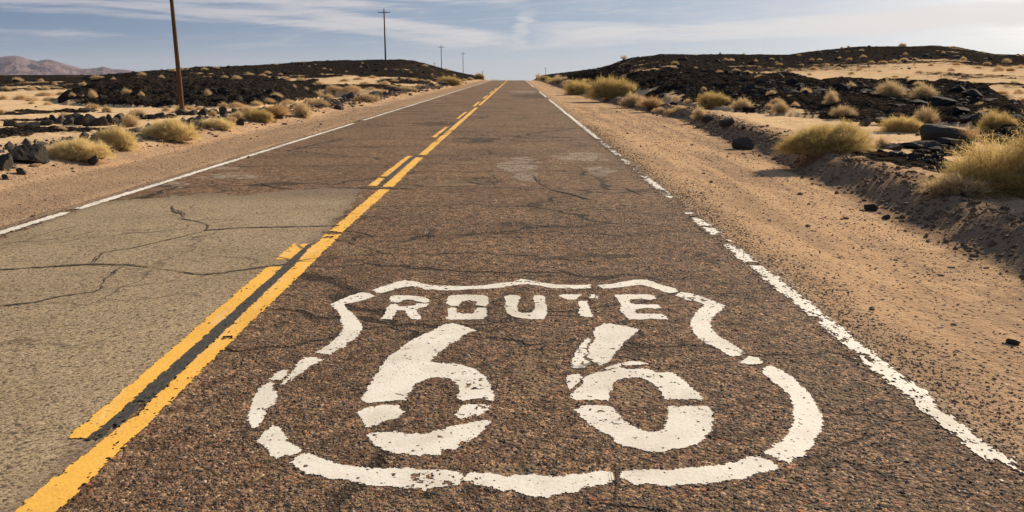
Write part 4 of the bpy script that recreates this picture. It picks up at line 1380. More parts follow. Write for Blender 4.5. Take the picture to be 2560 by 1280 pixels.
def build_rocks():
    random.seed(21)
    L = 'lava rocks on the left roadside'
    rock(62, 408, 72, 42, 'largest grey lava rock on the left roadside, beside the pale bush nearest the viewer', L, i=1)
    rock(8, 424, 50, 34, 'dark lava rock cut off by the left edge of the photo', L, i=2)
    rock(230, 413, 26, 20, 'small dark rock standing alone on the sand below the left bushes', L, i=3)
    rock(243, 366, 44, 30, 'dark rock leaning against the second bush on the left roadside', L, i=4)
    rock(335, 355, 34, 18, 'low dark rock between two round bushes on the left roadside', L, i=5)
    rock(431, 344, 26, 24, 'dark rock in front of the widest pale bush on the left roadside', L, i=6)
    rock(488, 327, 34, 24, 'dark rock just right of the widest pale bush on the left roadside', L, i=7)
    rock(303, 317, 24, 13, 'small dark rock on sand below the row of lava boulders', L, i=8)
    rock(601, 313, 20, 15, 'small dark rock on the left bank beside a tan tuft', L, i=9)
    rock(545, 322, 26, 12, 'flat dark rock beside the low greenish tuft on the left bank', L, i=0)
    rock(663, 304, 14, 16, 'little grey rock in front of the brown bush on the left bank', L, i=2)
    rock(872, 252, 26, 20, 'round dark boulder at the left end of a long tan tuft', L, i=3)
    rock(817, 266, 26, 20, 'dark boulder on the left bank in front of a tan tuft', L, i=4)
    rock(846, 274, 26, 12, 'grey slab tilted on the left bank right of the dark boulder', L, i=5)
    rock(990, 230, 26, 12, 'dark flat boulder in the tan brush far along the left bank', L, i=6)
    rock(1108, 214, 30, 10, 'dark rock at the foot of the yellow bush far along the left bank', L, i=7)
    rock(48, 437, 24, 12, 'low stone half sunk in sand left of the gravel verge', L, i=8)
    rock(10, 450, 16, 10, 'small stone on the sand at the left edge of the photo', L, i=8)
    # boulder walls: single blocks side by side
    wall = [(128, 306, 26, 18), (150, 310, 30, 24), (172, 312, 30, 20), (195, 313, 34, 24), (222, 315, 34, 26), (248, 315, 32, 28), (268, 314, 22, 26), (285, 312, 22, 18), (300, 300, 26, 14), (325, 297, 28, 14), (352, 300, 30, 16), (376, 300, 26, 16), (398, 299, 30, 18), (425, 298, 28, 14),
            (455, 289, 26, 14), (478, 290, 30, 18), (505, 289, 28, 18), (530, 288, 24, 16), (556, 290, 26, 20), (210, 281, 36, 12), (20, 316, 34, 14), (50, 318, 36, 14), (82, 317, 34, 13), (110, 314, 30, 14), (180, 298, 34, 12), (590, 282, 30, 12), (620, 279, 30, 10)]
    for k, (px, py, w, h) in enumerate(wall):
        rock(px, py, w * .95, h * 1.0, 'black lava boulder in the broken wall of blocks on the sand left of the road', 'lava boulders walling the sand on the left', i=k % 10, name='lava_boulder', sink=.22)
    Rg = 'lava rocks on the right roadside'
    rock(1861, 374, 44, 32, 'round dark boulder alone at the foot of the right bank beside the gravel', Rg, i=2)
    rock(1818, 316, 44, 20, 'grey topped boulder on the crest of the right bank', Rg, i=3)
    rock(1772, 305, 36, 14, 'pale grey slab on sand behind the right bank', Rg, i=4)
    rock(1858, 325, 14, 9, 'little pointed stone on the right bank', Rg, i=6)
    rock(2366, 358, 104, 48, 'big pointed black rock on the sand at right, highest of its cluster', Rg, i=5)
    rock(2212, 314, 40, 18, 'black rock on sand left of a small round bush at right', Rg, i=7)
    rock(2167, 315, 34, 15, 'grey rock at the back of the large olive bush on the right bank', Rg, i=8)
    rock(2240, 376, 42, 14, 'low dark rock at the left end of the stony cluster on the right', Rg, i=1)
    rock(2290, 374, 46, 13, 'flat dark rock below the big pointed black rock', Rg, i=3)
    rock(2330, 368, 44, 14, 'dark rock directly under the left side of the big pointed rock', Rg, i=2)
    rock(2386, 366, 56, 16, 'dark rock right of the big pointed black rock', Rg, i=0)
    rock(2424, 376, 34, 14, 'dark rock at the right end of the stony cluster on the right', Rg, i=6)
    rock(2490, 352, 70, 14, 'long low grey rock above the largest bush at right', Rg, i=9)
    rock(2180, 527, 26, 14, 'dark stone at the foot of the right bank near the big shadow', Rg, i=4)
    rock(2218, 548, 20, 12, 'small stone on the gravel by the edge of the big bush shadow', Rg, i=5)
    rock(2535, 862, 26, 13, 'lone black stone on the right gravel verge near the lower edge', Rg, i=1)
    # crags on the ridges
    crag = [(2345, 232, 44, 16), (2395, 236, 64, 28), (2440, 246, 66, 30), (2480, 262, 60, 26), (2300, 262, 70, 22), (2250, 272, 60, 18), (2350, 268, 80, 26), (2410, 284, 76, 24), (2440, 300, 60, 18), (2330, 288, 60, 16), (2180, 262, 40, 12), (2110, 204, 40, 8), (2060, 210, 30, 8), (1690, 262, 40, 12), (1750, 268, 46, 14), (1870, 272, 36, 12)]
    for k, (px, py, w, h) in enumerate(crag):
        rock(px, py, w * .7, h * .75, 'black lava block in the rough ridge behind the sand on the right', 'lava blocks in the right-hand ridge', kind='rubble', i=(k * 3) % 10, name='lava_boulder', sink=.3)
    crag = [(300, 252, 40, 16), (360, 256, 44, 18), (420, 258, 40, 16), (480, 258, 50, 22), (540, 256, 54, 26), (590, 254, 54, 26), (640, 248, 50, 24), (690, 246, 40, 18), (200, 246, 40, 12), (250, 248, 36, 12), (500, 236, 44, 16), (560, 232, 50, 20), (610, 230, 46, 18), (330, 238, 40, 12), (1010, 158, 14, 6), (1030, 160, 16, 7), (1045, 166, 16, 7)]
    for k, (px, py, w, h) in enumerate(crag):
        rock(px, py, w * .6, h * .62, 'black lava block on the slope of the dark hill left of the road', 'lava blocks on the left-hand hills', kind='rubble', i=(k * 3 + 1) % 10, name='lava_boulder', sink=.3)


build_rocks()


# ------------------------------------------------------------------ brush
def strips(P, Wd, rng):
    """P (n,k,3) centre lines, Wd (n,k) widths -> quads"""
    n, k, _ = P.shape
    t = np.gradient(P, axis=1)
    side = np.cross(t, rng.normal(size=(n, 1, 3)))
    side /= np.linalg.norm(side, axis=2, keepdims=True) + 1e-9
    A, B = P + side * Wd[..., None] * .5, P - side * Wd[..., None] * .5
    V = np.stack([A, B], 2).reshape(-1, 3)
    b = (np.arange(n) * k * 2)[:, None] + (np.arange(k - 1) * 2)[None]
    F = np.stack([b, b + 1, b + 3, b + 2], -1).reshape(-1, 4)
    return V, F


def bush_meshes(seed, lobes, mains=420, subs=7, spread=1.25, tw=.010, fuzz=1.0, m='brush', ragged=.16, h=.62):
    """crown mesh and stem mesh of a bush about 1 wide and h tall"""
    rng = np.random.default_rng(seed)
    C = []
    for (cx, cy, rad, hh) in lobes:
        C.append((cx, cy, rad, hh))
    C = np.array(C)
    wgt = C[:, 2] ** 2 / (C[:, 2] ** 2).sum()
    li = rng.choice(len(C), mains, p=wgt)
    th = np.arccos(1 - rng.random(mains) * (1 - math.cos(spread)))
    ph = rng.uniform(0, 6.283, mains)
    d = np.stack([np.sin(th) * np.cos(ph), np.sin(th) * np.sin(ph), np.cos(th)], 1)
    lumps = 1 + ragged * 2 * (fbm(ph * 1.2 + 40, th * 2, 1.3, 3, .6, seed) + .5 * fbm(ph * 4, th * 5, 1.0, 2, .6, seed + 3))
    length = rng.uniform(.40, 1.0, mains) ** .6 * lumps
    rad, hh = C[li, 2], C[li, 3]
    tip = np.stack([d[:, 0] * rad, d[:, 1] * rad, d[:, 2] * hh], 1) * length[:, None] + np.stack([C[li, 0], C[li, 1], np.zeros(mains)], 1)
    root = np.stack([C[li, 0], C[li, 1], np.full(mains, -.01)], 1) + rng.normal(size=(mains, 3)) * np.stack([rad * .16, rad * .16, rad * 0], 1)
    midp = root * .45 + tip * .55 + np.array([0, 0, .10]) * hh[:, None] * np.sin(th)[:, None] + rng.normal(size=(mains, 3)) * .018
    P = np.stack([root, root * .6 + midp * .4, midp, midp * .45 + tip * .55 + rng.normal(size=(mains, 3)) * .012, tip], 1)
    Wd = np.array([1.5, 1.3, 1.1, .8, .4])[None] * tw * rng.uniform(.7, 1.3, (mains, 1))
    SV, SF = strips(P[:, :4], Wd[:, :4] * .9, rng)
    # finer twigs off the outer half
    ns = mains * subs
    ri = np.repeat(np.arange(mains), subs)
    u = rng.uniform(.25, 1.0, ns) ** .7
    s0 = midp[ri] * (1 - u[:, None]) + tip[ri] * u[:, None] + rng.normal(size=(ns, 3)) * .01
    dr = (tip - root)[ri]
    dr /= np.linalg.norm(dr, axis=1, keepdims=True)
    dr = dr + rng.normal(size=(ns, 3)) * .55 + np.array([0, 0, .28])
    dr /= np.linalg.norm(dr, axis=1, keepdims=True)
    sl = rng.uniform(.05, .16, ns) * fuzz
    e = s0 + dr * sl[:, None]
    
    mm = (s0 + e) / 2 + rng.normal(size=(ns, 3)) * .012
    P2 = np.stack([s0, mm, e], 1)
    W2 = np.array([1.0, .85, .3])[None] * tw * .75 * rng.uniform(.6, 1.3, (ns, 1))
    V2, F2 = strips(P2, W2, rng)
    V1, F1 = strips(P[:, 2:], Wd[:, 2:], rng)
    # tiny leaf and seed tufts at the ends
    nt = ns
    c = e + rng.normal(size=(nt, 3)) * .016
    a2 = dr * .5 + rng.normal(size=(nt, 3)) * .5
    a2 *= (.030 * fuzz * rng.uniform(.5, 1.3, (nt, 1))) / np.linalg.norm(a2, axis=1, keepdims=True)
    a1 = rng.normal(size=(nt, 3))
    a1 *= tw * .8 / np.linalg.norm(a1, axis=1, keepdims=True)
    T = np.stack([c - a1 * .5, c + a1 * .5, c + a2 + a1 * .2, c + a2 - a1 * .2], 1).reshape(-1, 3)
    FT = np.arange(nt * 4).reshape(-1, 4)
    V = np.concatenate([V1, V2, T])
    F = np.concatenate([F1, F2 + len(V1), FT + len(V1) + len(V2)])
    tint = np.concatenate([np.repeat(rng.random(mains), 6), np.repeat(rng.random(ns), 6), np.repeat(rng.random(nt), 4)])
    clump = .5 + 1.1 * fbm(V[:, 0] * 5 + 9, V[:, 1] * 5 + V[:, 2] * 4, 1.0, 2, .5, seed + 9)
    clump = .5 + 1.9 * fbm(V[:, 0] * 6 + 9, V[:, 1] * 6 + V[:, 2] * 7, 1.0, 3, .5, seed + 9)
    tint = np.clip(tint * .5 + clump * .5, 0, 1)
    crown = mesh_np('crown', V, F, 4, False, dict(tint=tint), M[m])
    stem = mesh_np('stems', SV, SF, 4, False, None, M['stem'])
    return crown, stem


ONE = [(0, 0, .5, .62)]
TWO = [(-.2, .02, .32, .55), (.2, 0, .34, .48), (.02, .1, .34, .62)]
WIDE = [(-.33, 0, .2, .40), (-.12, .05, .28, .56), (.1, -.02, .30, .62), (.32, .03, .22, .46), (.0, .15, .3, .58)]
LUMP = [(-.30, .0, .24, .42), (-.08, .08, .28, .60), (.16, .0, .28, .62), (.36, .05, .18, .40), (.05, -.12, .26, .42), (-.2, -.1, .2, .34)]
KIND = {
    'pale_round': bush_meshes(1, TWO, 1100, 10, 1.6, .0062, 1.0, 'brush', .22),
    'pale_wide': bush_meshes(2, WIDE, 1400, 10, 1.6, .0054, .9, 'brush', .22),
    'olive_edge': bush_meshes(23, [(-.44, -.02, .13, .24), (-.28, .03, .22, .44), (-.12, -.08, .22, .44), (.10, .05, .30, 1.15), (.30, 0, .30, 1.6), (.15, -.15, .28, 1.1)], 3800, 13, 1.62, .0024, .5, 'olive', .22),  # unseen right-hand lobes raised tall so the cast shadow reaches farther
    'olive_wide': bush_meshes(3, LUMP, 2200, 12, 1.58, .0040, .75, 'olive', .22),
    'olive_lump': bush_meshes(4, TWO + [(.3, -.1, .2, .4)], 1000, 9, 1.65, .0060, .9, 'olive', .22),
    'tan_round': bush_meshes(5, ONE, 420, 6, 1.6, .0085, 1.1, 'dry', .36),
    'tan_ball': bush_meshes(15, [(-.1, 0, .4, .6), (.2, .05, .3, .5)], 420, 6, 1.5, .0085, 1.1, 'dry', .36),
    'tan_tuft': bush_meshes(6, TWO, 380, 6, 1.4, .0085, 1.2, 'dry', .36),
    'tan_wide': bush_meshes(7, WIDE, 460, 6, 1.6, .0080, 1.0, 'dry', .36),
    'brown_tuft': bush_meshes(8, ONE, 460, 6, 1.2, .0085, 1.2, 'brown', .36),
    'bare_twigs': bush_meshes(9, ONE, 70, 6, 1.15, .013, 1.9, 'brown', .3),
}


def bush(kind, px, py, w, h, label, group, parts=True, rot=None, dy=0.0, name='desert_bush', cat='bush'):
    x, y, z, r = hit(px, py)
    s = r / F_PX
    ww, hh = w * s, h * s
    y += ww * .22 + dy
    z = gz(x, y) - .02 * hh
    crown, stem = KIND[kind]
    sc = (ww, ww * .85, hh / .62)
    ro = random.uniform(-.5, .5) if rot is None else rot
    if parts:
        o = add(name, None)
        add('crown', crown, o)
        add('stems', stem, o)
    else:
        o = add(name, crown)
    o.location = (x, y, z)
    o.scale = sc
    o.rotation_euler = (0, 0, ro)
    return tag(o, label, cat, group)


def build_bushes():
    random.seed(33)
    L, Rg = 'bushes along the left roadside', 'bushes along the right roadside'
    B = bush
    B('pale_wide', 166, 402, 152, 46, 'pale yellow bush beside the largest grey rock, nearest bush on the left roadside', L)
    B('pale_round', 281, 374, 88, 50, 'round yellow green bush second from the viewer on the left roadside', L)
    B('pale_wide', 410, 354, 124, 52, 'widest pale bush on the left roadside, with a dark rock in front', L)
    B('tan_tuft', 244, 380, 34, 26, 'small tan tuft between the two nearest bushes on the left roadside', L)
    B('pale_round', 532, 324, 86, 26, 'low greenish tuft on the left bank beside a flat dark rock', L)
    B('olive_lump', 640, 305, 70, 34, 'faded green bush low on the left bank, left of the brown one', L)
    B('brown_tuft', 692, 297, 62, 34, 'brown bush on the left bank beside a round tan bush', L)
    B('tan_round', 752, 294, 52, 38, 'round tan bush on the left bank, standing nearest the verge', L)
    B('tan_wide', 910, 254, 76, 22, 'long low tan tuft beside the round dark boulder on the left bank', L)
    B('olive_lump', 1122, 213, 60, 24, 'yellow bush standing close to the verge far along the left bank', L)
    B('olive_lump', 1198, 199, 26, 18, 'small yellow bush beside the marker post near the crest', L)
    B('bare_twigs', 1234, 200, 26, 14, 'bare twiggy shrub on the skyline left of where the road vanishes', L)
    B('tan_round', 322, 318, 46, 30, 'pinkish tan bush in front of the lava boulder wall', L)
    B('tan_tuft', 345, 292, 40, 16, 'tan tuft behind the lava boulder wall at left', L)
    B('tan_tuft', 790, 268, 60, 22, 'tan tuft behind the dark boulder on the left bank', L)
    B('tan_wide', 1010, 228, 60, 14, 'low tan brush behind the dark flat boulder on the left bank', L)
    B('tan_tuft', 590, 300, 40, 20, 'tan tuft on the left bank beside a small dark rock', L)
    B('olive_edge', 2765, 512, 530, 185, 'largest olive bush, on the right bank, casting a big shadow over the gravel', Rg, rot=0.0, dy=.0)
    B('olive_wide', 2088, 380, 222, 76, 'large olive gold bush on the crest of the right bank', Rg, rot=.2)
    B('tan_round', 2208, 372, 40, 26, 'small tan bush right beside the large olive gold bush', Rg)
    B('tan_tuft', 2112, 300, 60, 28, 'tan brush on sand behind the large olive gold bush', Rg)
    B('olive_lump', 2262, 332, 90, 38, 'low round bush on open sand right of a black rock', Rg)
    B('tan_tuft', 2320, 310, 54, 38, 'feathery tan bush against the black ridge on the right', Rg)
    B('olive_lump', 2505, 322, 82, 52, 'olive tan bush on the black ridge at the right edge', Rg)
    B('bare_twigs', 2425, 362, 50, 40, 'bare brown twigs rising behind the big pointed black rock', Rg)
    B('olive_lump', 1532, 246, 124, 54, 'largest yellow bush beside the far right verge, two humps', Rg, rot=.0)
    B('olive_lump', 1448, 238, 72, 40, 'greenish bush left of the largest yellow bush on the right verge', Rg)
    B('tan_wide', 1585, 266, 76, 34, 'straw coloured brush at the right foot of the largest yellow bush', Rg)
    B('brown_tuft', 1632, 280, 60, 34, 'rusty brown tuft right of the straw brush on the right verge', Rg)
    B('olive_lump', 1787, 270, 80, 38, 'round olive bush on sand below the black ridge', Rg)
    B('tan_round', 1750, 297, 40, 28, 'small pale ball of brush on sand right of the rusty tuft', Rg)
    B('tan_tuft', 1856, 280, 56, 28, 'thin tan tuft throwing a long shadow on the sand', Rg)
    B('tan_round', 1955, 282, 46, 24, 'grey tan bush at the foot of the black ridge', Rg)
    B('tan_round', 2080, 268, 34, 34, 'two tier tan bush on the lower slope of the black ridge', Rg)
    B('tan_round', 2232, 243, 68, 34, 'broad tan bush on the black ridge at right, left one of a pair', Rg)
    B('tan_round', 2318, 247, 64, 30, 'broad tan bush on the black ridge at right, right one of a pair', Rg)
    B('tan_wide', 1400, 208, 66, 18, 'straw coloured brush on the right verge nearest the crest', Rg)
    B('bare_twigs', 1345, 200, 16, 16, 'bare upright shrub at the right roadside on the crest', Rg)
    B('olive_lump', 1362, 200, 30, 12, 'small green bush at the right roadside on the crest', Rg)
    B('bare_twigs', 1560, 151, 20, 12, 'bare shrub on the skyline where the right hill starts', Rg)
    B('olive_lump', 1688, 165, 18, 12, 'single yellow bush on the black face of the right hill', Rg)
    B('tan_wide', 2390, 486, 130, 44, 'tan dry brush at the foot of the largest olive bush', Rg, dy=-.1)
    # small ones, by place
    rng = random.Random(5)
    G1 = ('small pale dry bush dotting the dark lava hills left of the road', 'small bushes on the left lava hills')
    for px, py, w, h in [(315, 238, 30, 18), (180, 247, 20, 16), (230, 247, 24, 20), (352, 246, 22, 18), (205, 246, 16, 8), (518, 242, 24, 18), (402, 198, 18, 11), (352, 190, 24, 10), (240, 201, 38, 12), (282, 203, 18, 10), (205, 216, 26, 11), (110, 226, 30, 12), (75, 226, 26, 10), (100, 206, 20, 9),
                         (40, 204, 30, 10), (135, 214, 18, 8), (735, 222, 14, 12), (765, 228, 14, 12), (668, 185, 22, 8), (700, 188, 16, 6), (655, 192, 26, 8), (590, 200, 30, 12), (560, 196, 20, 8), (620, 192, 34, 12), (430, 180, 30, 8), (470, 178, 18, 7), (510, 176, 20, 7), (540, 172, 18, 6),
                         (826, 177, 9, 5), (866, 181, 8, 5), (906, 160, 7, 5), (902, 169, 8, 5), (964, 176, 10, 6), (1027, 184, 9, 6), (1062, 167, 20, 7), (1080, 188, 7, 5), (773, 168, 8, 4), (788, 163, 7, 4), (756, 157, 14, 4), (690, 163, 12, 5), (1115, 177, 14, 7), (1136, 190, 10, 6), (720, 200, 18, 7), (810, 174, 14, 5)]:
        B(rng.choice(['tan_round', 'tan_tuft', 'tan_ball', 'tan_wide']), px, py, w * .85, h * .85, G1[0], G1[1], False)
    G2 = ('small tan bush on the sand flat between the lava boulders and the left hill', 'small bushes on the left sand flat')
    for px, py, w, h in [(10, 226, 24, 9), (45, 250, 38, 13), (75, 253, 30, 9), (105, 241, 40, 12), (150, 238, 24, 9), (118, 252, 28, 8), (75, 260, 22, 7), (117, 263, 20, 8), (5, 250, 20, 12), (412, 279, 24, 12), (447, 277, 34, 13), (470, 276, 30, 12), (497, 275, 22, 8), (337, 286, 34, 12), (265, 281, 24, 16),
                         (228, 274, 34, 14), (556, 270, 28, 13), (590, 270, 40, 13), (615, 284, 46, 20), (640, 266, 30, 10), (530, 291, 20, 16), (575, 308, 34, 18), (690, 246, 30, 12), (1, 285, 14, 12), (150, 330, 26, 14), (160, 293, 30, 10), (720, 262, 40, 12), (760, 250, 40, 10), (670, 258, 30, 10)]:
        B(rng.choice(['tan_round', 'tan_tuft', 'tan_wide', 'tan_ball']), px, py, w, h, G2[0], G2[1], False)
    G3 = ('small straw tuft in the sandy strip between the left bank and the far left hill', 'small tufts in the sandy strip on the left')
    for px, py, w, h in [(750, 203, 28, 8), (795, 215, 34, 12), (830, 232, 36, 14), (860, 204, 26, 8), (895, 200, 30, 8), (930, 196, 26, 7), (960, 212, 34, 9), (985, 205, 22, 7), (1030, 203, 26, 7), (1070, 205, 20, 6), (880, 228, 44, 13), (925, 226, 30, 8), (950, 235, 40, 12), (790, 238, 34, 12), (820, 246, 30, 10),
                         (850, 240, 26, 9), (1050, 220, 30, 9), (1085, 216, 26, 8), (980, 220, 30, 8), (910, 212, 30, 8), (1160, 203, 18, 7), (1175, 200, 18, 7)]:
        B(rng.choice(['tan_wide', 'tan_tuft', 'tan_round']), px, py, w, h, G3[0], G3[1], False)
    G4 = ('small pale bush dotting the near black ridge right of the road', 'small bushes on the near right ridge')
    for px, py, w, h in [(1900, 202, 28, 14), (2017, 234, 28, 14), (2130, 223, 24, 15), (1930, 242, 26, 14), (1945, 262, 36, 16), (1990, 270, 22, 12), (2160, 236, 16, 7), (1925, 272, 24, 12), (1975, 250, 20, 10), (1840, 240, 16, 8), (1760, 225, 14, 7), (1830, 215, 14, 7), (2085, 246, 24, 14), (2270, 312, 40, 16), (2285, 208, 24, 10), (2300, 216, 26, 10),
                         (1700, 275, 30, 10), (1720, 262, 24, 14), (1690, 250, 20, 10), (2470, 290, 40, 16), (2455, 270, 24, 12)]:
        B(rng.choice(['tan_round', 'tan_tuft']), px, py, w, h, G4[0], G4[1], False)
    G5 = ('small dry bush on the sand slope and dark far hill at right', 'small bushes on the far right hill')
    fixed = [(1975, 178, 22, 10), (2035, 179, 24, 14), (2025, 189, 14, 7), (2130, 187, 20, 10), (2100, 175, 20, 8), (2090, 197, 14, 5), (2240, 196, 20, 8), (2270, 196, 16, 9), (2360, 202, 22, 10), (2395, 206, 14, 8), (2275, 206, 24, 10), (2200, 180, 14, 5), (2150, 176, 18, 7), (2300, 184, 22, 9), (2350, 187, 26, 10), (2210, 160, 24, 9), (2240, 156, 30, 8),
             (2262, 152, 20, 8), (2160, 145, 20, 8), (2125, 153, 14, 9), (2050, 152, 16, 7), (2030, 151, 14, 6), (1998, 140, 14, 5), (2100, 147, 12, 6), (2155, 128, 14, 5), (2258, 118, 22, 12), (2222, 116, 12, 9), (2122, 120, 10, 6), (2105, 121, 10, 5), (2385, 121, 16, 6), (2460, 134, 12, 6), (2410, 152, 18, 12), (2395, 165, 26, 9), (2470, 165, 20, 10), (2520, 158, 24, 12),
             (2500, 178, 28, 14), (2530, 182, 26, 14), (2555, 172, 20, 10), (2450, 172, 20, 8), (2480, 195, 24, 8), (2440, 215, 28, 14), (2540, 212, 30, 12), (2550, 235, 26, 14), (2510, 240, 40, 14), (2560, 256, 24, 10), (2520, 220, 20, 10), (2360, 134, 14, 6), (2265, 138, 12, 7), (2330, 165, 20, 8), (2380, 178, 20, 9), (1815, 152, 18, 8), (1830, 153, 22, 8), (1890, 155, 12, 7),
             (1840, 178, 22, 8), (1870, 183, 24, 8), (1800, 182, 24, 7), (1900, 170, 14, 6), (1950, 165, 20, 8), (1930, 150, 14, 6), (1660, 176, 12, 6), (1740, 172, 14, 6), (2180, 158, 18, 7), (2290, 150, 16, 6), (2070, 165, 16, 7), (2005, 165, 14, 6), (1860, 137, 10, 5), (1738, 139, 10, 5), (1545, 159, 14, 7)]
    for px, py, w, h in fixed:
        B(rng.choice(['tan_round', 'tan_tuft', 'tan_wide', 'brown_tuft', 'tan_ball']), px, py, w * .82, h * .8, G5[0], G5[1], False)
    G6 = ('straw coloured tuft along the right roadside towards the crest', 'straw tufts on the right verge near the crest')
    for px, py, w, h in [(1375, 203, 24, 9), (1387, 205, 26, 10), (1420, 212, 34, 12), (1412, 202, 24, 10), (1425, 220, 30, 12), (1465, 210, 30, 14), (1480, 228, 30, 14), (1610, 268, 40, 18), (1650, 284, 40, 14), (1680, 286, 44, 14), (1350, 199, 14, 7), (1395, 195, 20, 8)]:
        B(rng.choice(['tan_wide', 'tan_tuft', 'olive_lump']), px, py, w, h, G6[0], G6[1], False)


build_bushes()


# ------------------------------------------------------------------ utility poles and marker posts
def tube(p0, p1, r0, r1, seg=12, rings=10, wob=0.0, seed=0):
    rng = np.random.default_rng(seed)
    p0, p1 = np.array(p0, float), np.array(p1, float)
    ax = (p1 - p0) / np.linalg.norm(p1 - p0)
    u = np.cross(ax, [0, 1, 0] if abs(ax[1]) < .9 else [1, 0, 0])
    u /= np.linalg.norm(u)
    v = np.cross(ax, u)
    t = np.linspace(0, 1, rings)
    a = np.linspace(0, 2 * math.pi, seg, endpoint=False)
    V = []
    for i, ti in enumerate(t):
        r = (r0 + (r1 - r0) * ti) * (1 + rng.normal(0, wob, seg))
        off = rng.normal(0, wob * r0 * .5, 3)
        V.append(p0 + (p1 - p0) * ti + off + np.outer(np.cos(a) * r, u) + np.outer(np.sin(a) * r, v))
    V = np.concatenate(V)
    F = []
    for i in range(rings - 1):
        for j in range(seg):
            F.append([i * seg + j, i * seg + (j + 1) % seg, (i + 1) * seg + (j + 1) % seg, (i + 1) * seg + j])
    sizes = [4] * len(F)
    fl = [x for f in F for x in f] + list(range(seg))[::-1] + [(rings - 1) * seg + j for j in range(seg)]
    return V, fl, sizes + [seg, seg]


def tube_mesh(name, m, *a, **k):
    V, fl, sz = tube(*a, **k)
    return mesh_np(name, V, fl, sz, True, None, m)


def box_mesh(name, m, c, s, bev=.012):
    import bmesh
    bm = bmesh.new()
    bmesh.ops.create_cube(bm, size=1)
    for v in bm.verts:
        v.co = Vector((v.co.x * s[0] + c[0], v.co.y * s[1] + c[1], v.co.z * s[2] + c[2]))
    bmesh.ops.bevel(bm, geom=bm.edges[:], offset=bev, segments=2, affect='EDGES')
    me = bpy.data.meshes.new(name)
    bm.to_mesh(me)
    bm.free()
    me.materials.append(m)
    return me


def lathe_mesh(name, m, prof, seg=10):
    V, F = [], []
    for r, z in prof:
        for j in range(seg):
            a = 2 * math.pi * j / seg
            V.append((r * math.cos(a), r * math.sin(a), z))
    for i in range(len(prof) - 1):
        for j in range(seg):
            F += [i * seg + j, i * seg + (j + 1) % seg, (i + 1) * seg + (j + 1) % seg, (i + 1) * seg + j]
    n = len(F) // 4
    F += [(len(prof) - 1) * seg + j for j in range(seg)]
    return mesh_np(name, V, F, [4] * n + [seg], True, None, m)


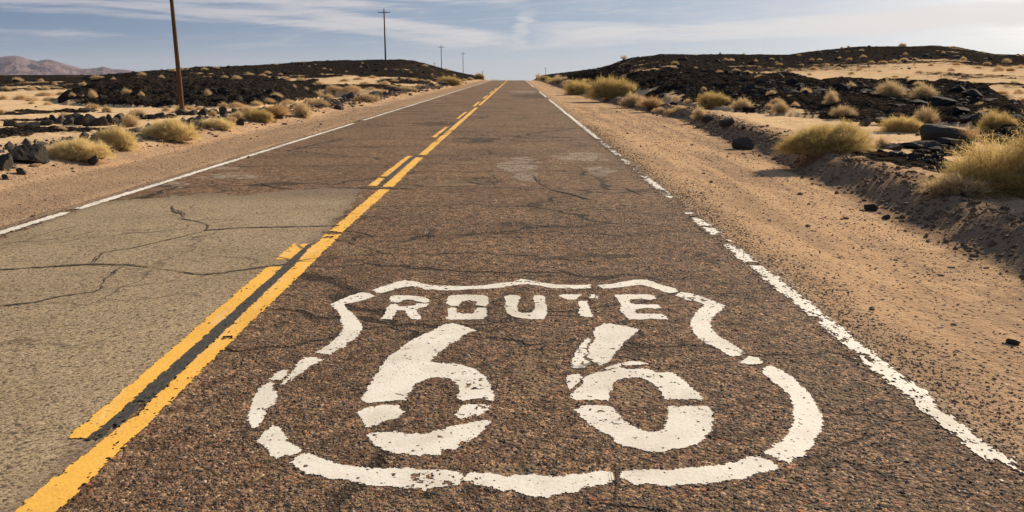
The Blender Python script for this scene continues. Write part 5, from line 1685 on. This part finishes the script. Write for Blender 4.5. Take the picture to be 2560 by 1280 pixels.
def build_poles():
    HT = 10.5
    shaft = tube_mesh('shaft', M['wood'], (0, 0, -.6), (0, 0, HT), .17, .105, 14, 26, .012, 3)
    arm = box_mesh('crossarm', M['oldwood'], (0, -.14, HT - .62), (2.25, .11, .12))
    ins = lathe_mesh('insulator', M['glass'], [(.018, 0), (.018, .10), (.055, .10), (.06, .13), (.035, .16), (.05, .18), (.045, .22), (.02, .25)])
    b1 = tube_mesh('brace', M['steel'], (.42, -.13, HT - .68), (.0, -.155, HT - 1.15), .018, .018, 6, 3)
    b2 = tube_mesh('brace', M['steel'], (-.42, -.13, HT - .68), (.0, -.155, HT - 1.15), .018, .018, 6, 3)
    step = tube_mesh('ground_wire', M['steel'], (.172, .0, 0), (.108, 0, HT - .3), .006, .006, 5, 14, .02, 4)
    spec = [(447, 60.5, None, 'tall brown utility pole with its top cut off, nearest of the poles', -.9),
            (965, 160, 20, 'wooden utility pole with crossarm on the crest of the left lava hill', None),
            (1104, 290, 112, 'utility pole with crossarm rising behind the right slope of the left hill', None),
            (1158, 400, 130, 'slim utility pole with crossarm nearest the vanishing end of the road', None),
            (1087, 520, 155, 'tiny utility pole far behind the left hill, smallest of the poles', None)]
    for k, (px, D, top, label, bz) in enumerate(spec):
        a = ang(px)
        x, y = D * math.sin(a), D * math.cos(a)
        z = gz(x, y) if top is None else zat(px, top, D) - HT - .2
        o = add('utility_pole', None)
        tag(o, label, 'utility pole', 'wooden utility poles along the left side')
        o.location = (x, y, z)
        o.rotation_euler = (0, math.radians([-.35, .1, 0, 0, 0][k]), [.0, .05, -.05, .04, -.3][k])
        sh = shaft
        if top is not None:
            zg = gz(x, y)
            if z - .6 > zg - .3:        # the pole stands lower down, behind the rise
                sh = tube_mesh('shaft', M['wood'], (0, 0, zg - z - .6), (0, 0, HT), .17, .105, 14, 26, .012, 3)
        add('shaft', sh, o)
        am = add('crossarm', arm, o)
        for q in (-1.04, -.42, .42, 1.04):
            add('insulator', ins, am, (q, -.14, HT - .56))
        add('insulator', ins, o, (0, 0, HT))
        add('brace', b1, o)
        add('brace', b2, o)
        add('ground_wire', step, o)
    blade = box_mesh('post', M['post'], (0, 0, .58), (.10, .03, 1.36), .006)
    cap = box_mesh('marker_head', M['postcap'], (0, -.004, 1.50), (.13, .036, .46), .006)
    for px, py, D, label in [(1206, 196, 190, 'thin pale marker post with dark head beside a small yellow bush on the left'),
                             (1364, 186, 200, 'tiny marker post on the right roadside at the crest')]:
        a = ang(px)
        x, y = D * math.sin(a), D * math.cos(a)
        o = add('marker_post', None)
        tag(o, label, 'marker post', 'roadside marker posts at the crest')
        o.location = (x, y, max(gz(x, y), zat(px, py, D) - .1))
        add('post', blade, o)
        add('marker_head', cap, o)


build_poles()


# ------------------------------------------------------------------ desert air: far things fade
def build_haze():
    lo = min((o.matrix_basis @ Vector(c)).z for o in COL.objects if o.name in ('ground', 'mountains') for c in o.bound_box) - 1.0
    hi = max((o.matrix_basis @ Vector(c)).z for o in COL.objects if o.name in ('ground', 'mountains') for c in o.bound_box) + 12.0
    me = bpy.data.meshes.new('haze')
    r = 11200.0
    v = [(x, y, z) for z in (lo, hi) for x, y in ((-r, -r), (r, -r), (r, r), (-r, r))]
    me.from_pydata(v, [], [(0, 3, 2, 1), (4, 5, 6, 7), (0, 1, 5, 4), (1, 2, 6, 5), (2, 3, 7, 6), (3, 0, 4, 7)])
    m = bpy.data.materials.new('desert haze')
    m.use_nodes = True
    nt = m.node_tree
    nt.nodes.clear()
    pv = nt.nodes.new('ShaderNodeVolumePrincipled')
    pv.inputs['Color'].default_value = (.80, .80, .92, 1)
    pv.inputs['Density'].default_value = 3.2e-5
    pv.inputs['Anisotropy'].default_value = .1
    o = nt.nodes.new('ShaderNodeOutputMaterial')
    nt.links.new(pv.outputs[0], o.inputs['Volume'])
    me.materials.append(m)
    ob = add('haze', me)
    ob['kind'] = 'stuff'


build_haze()
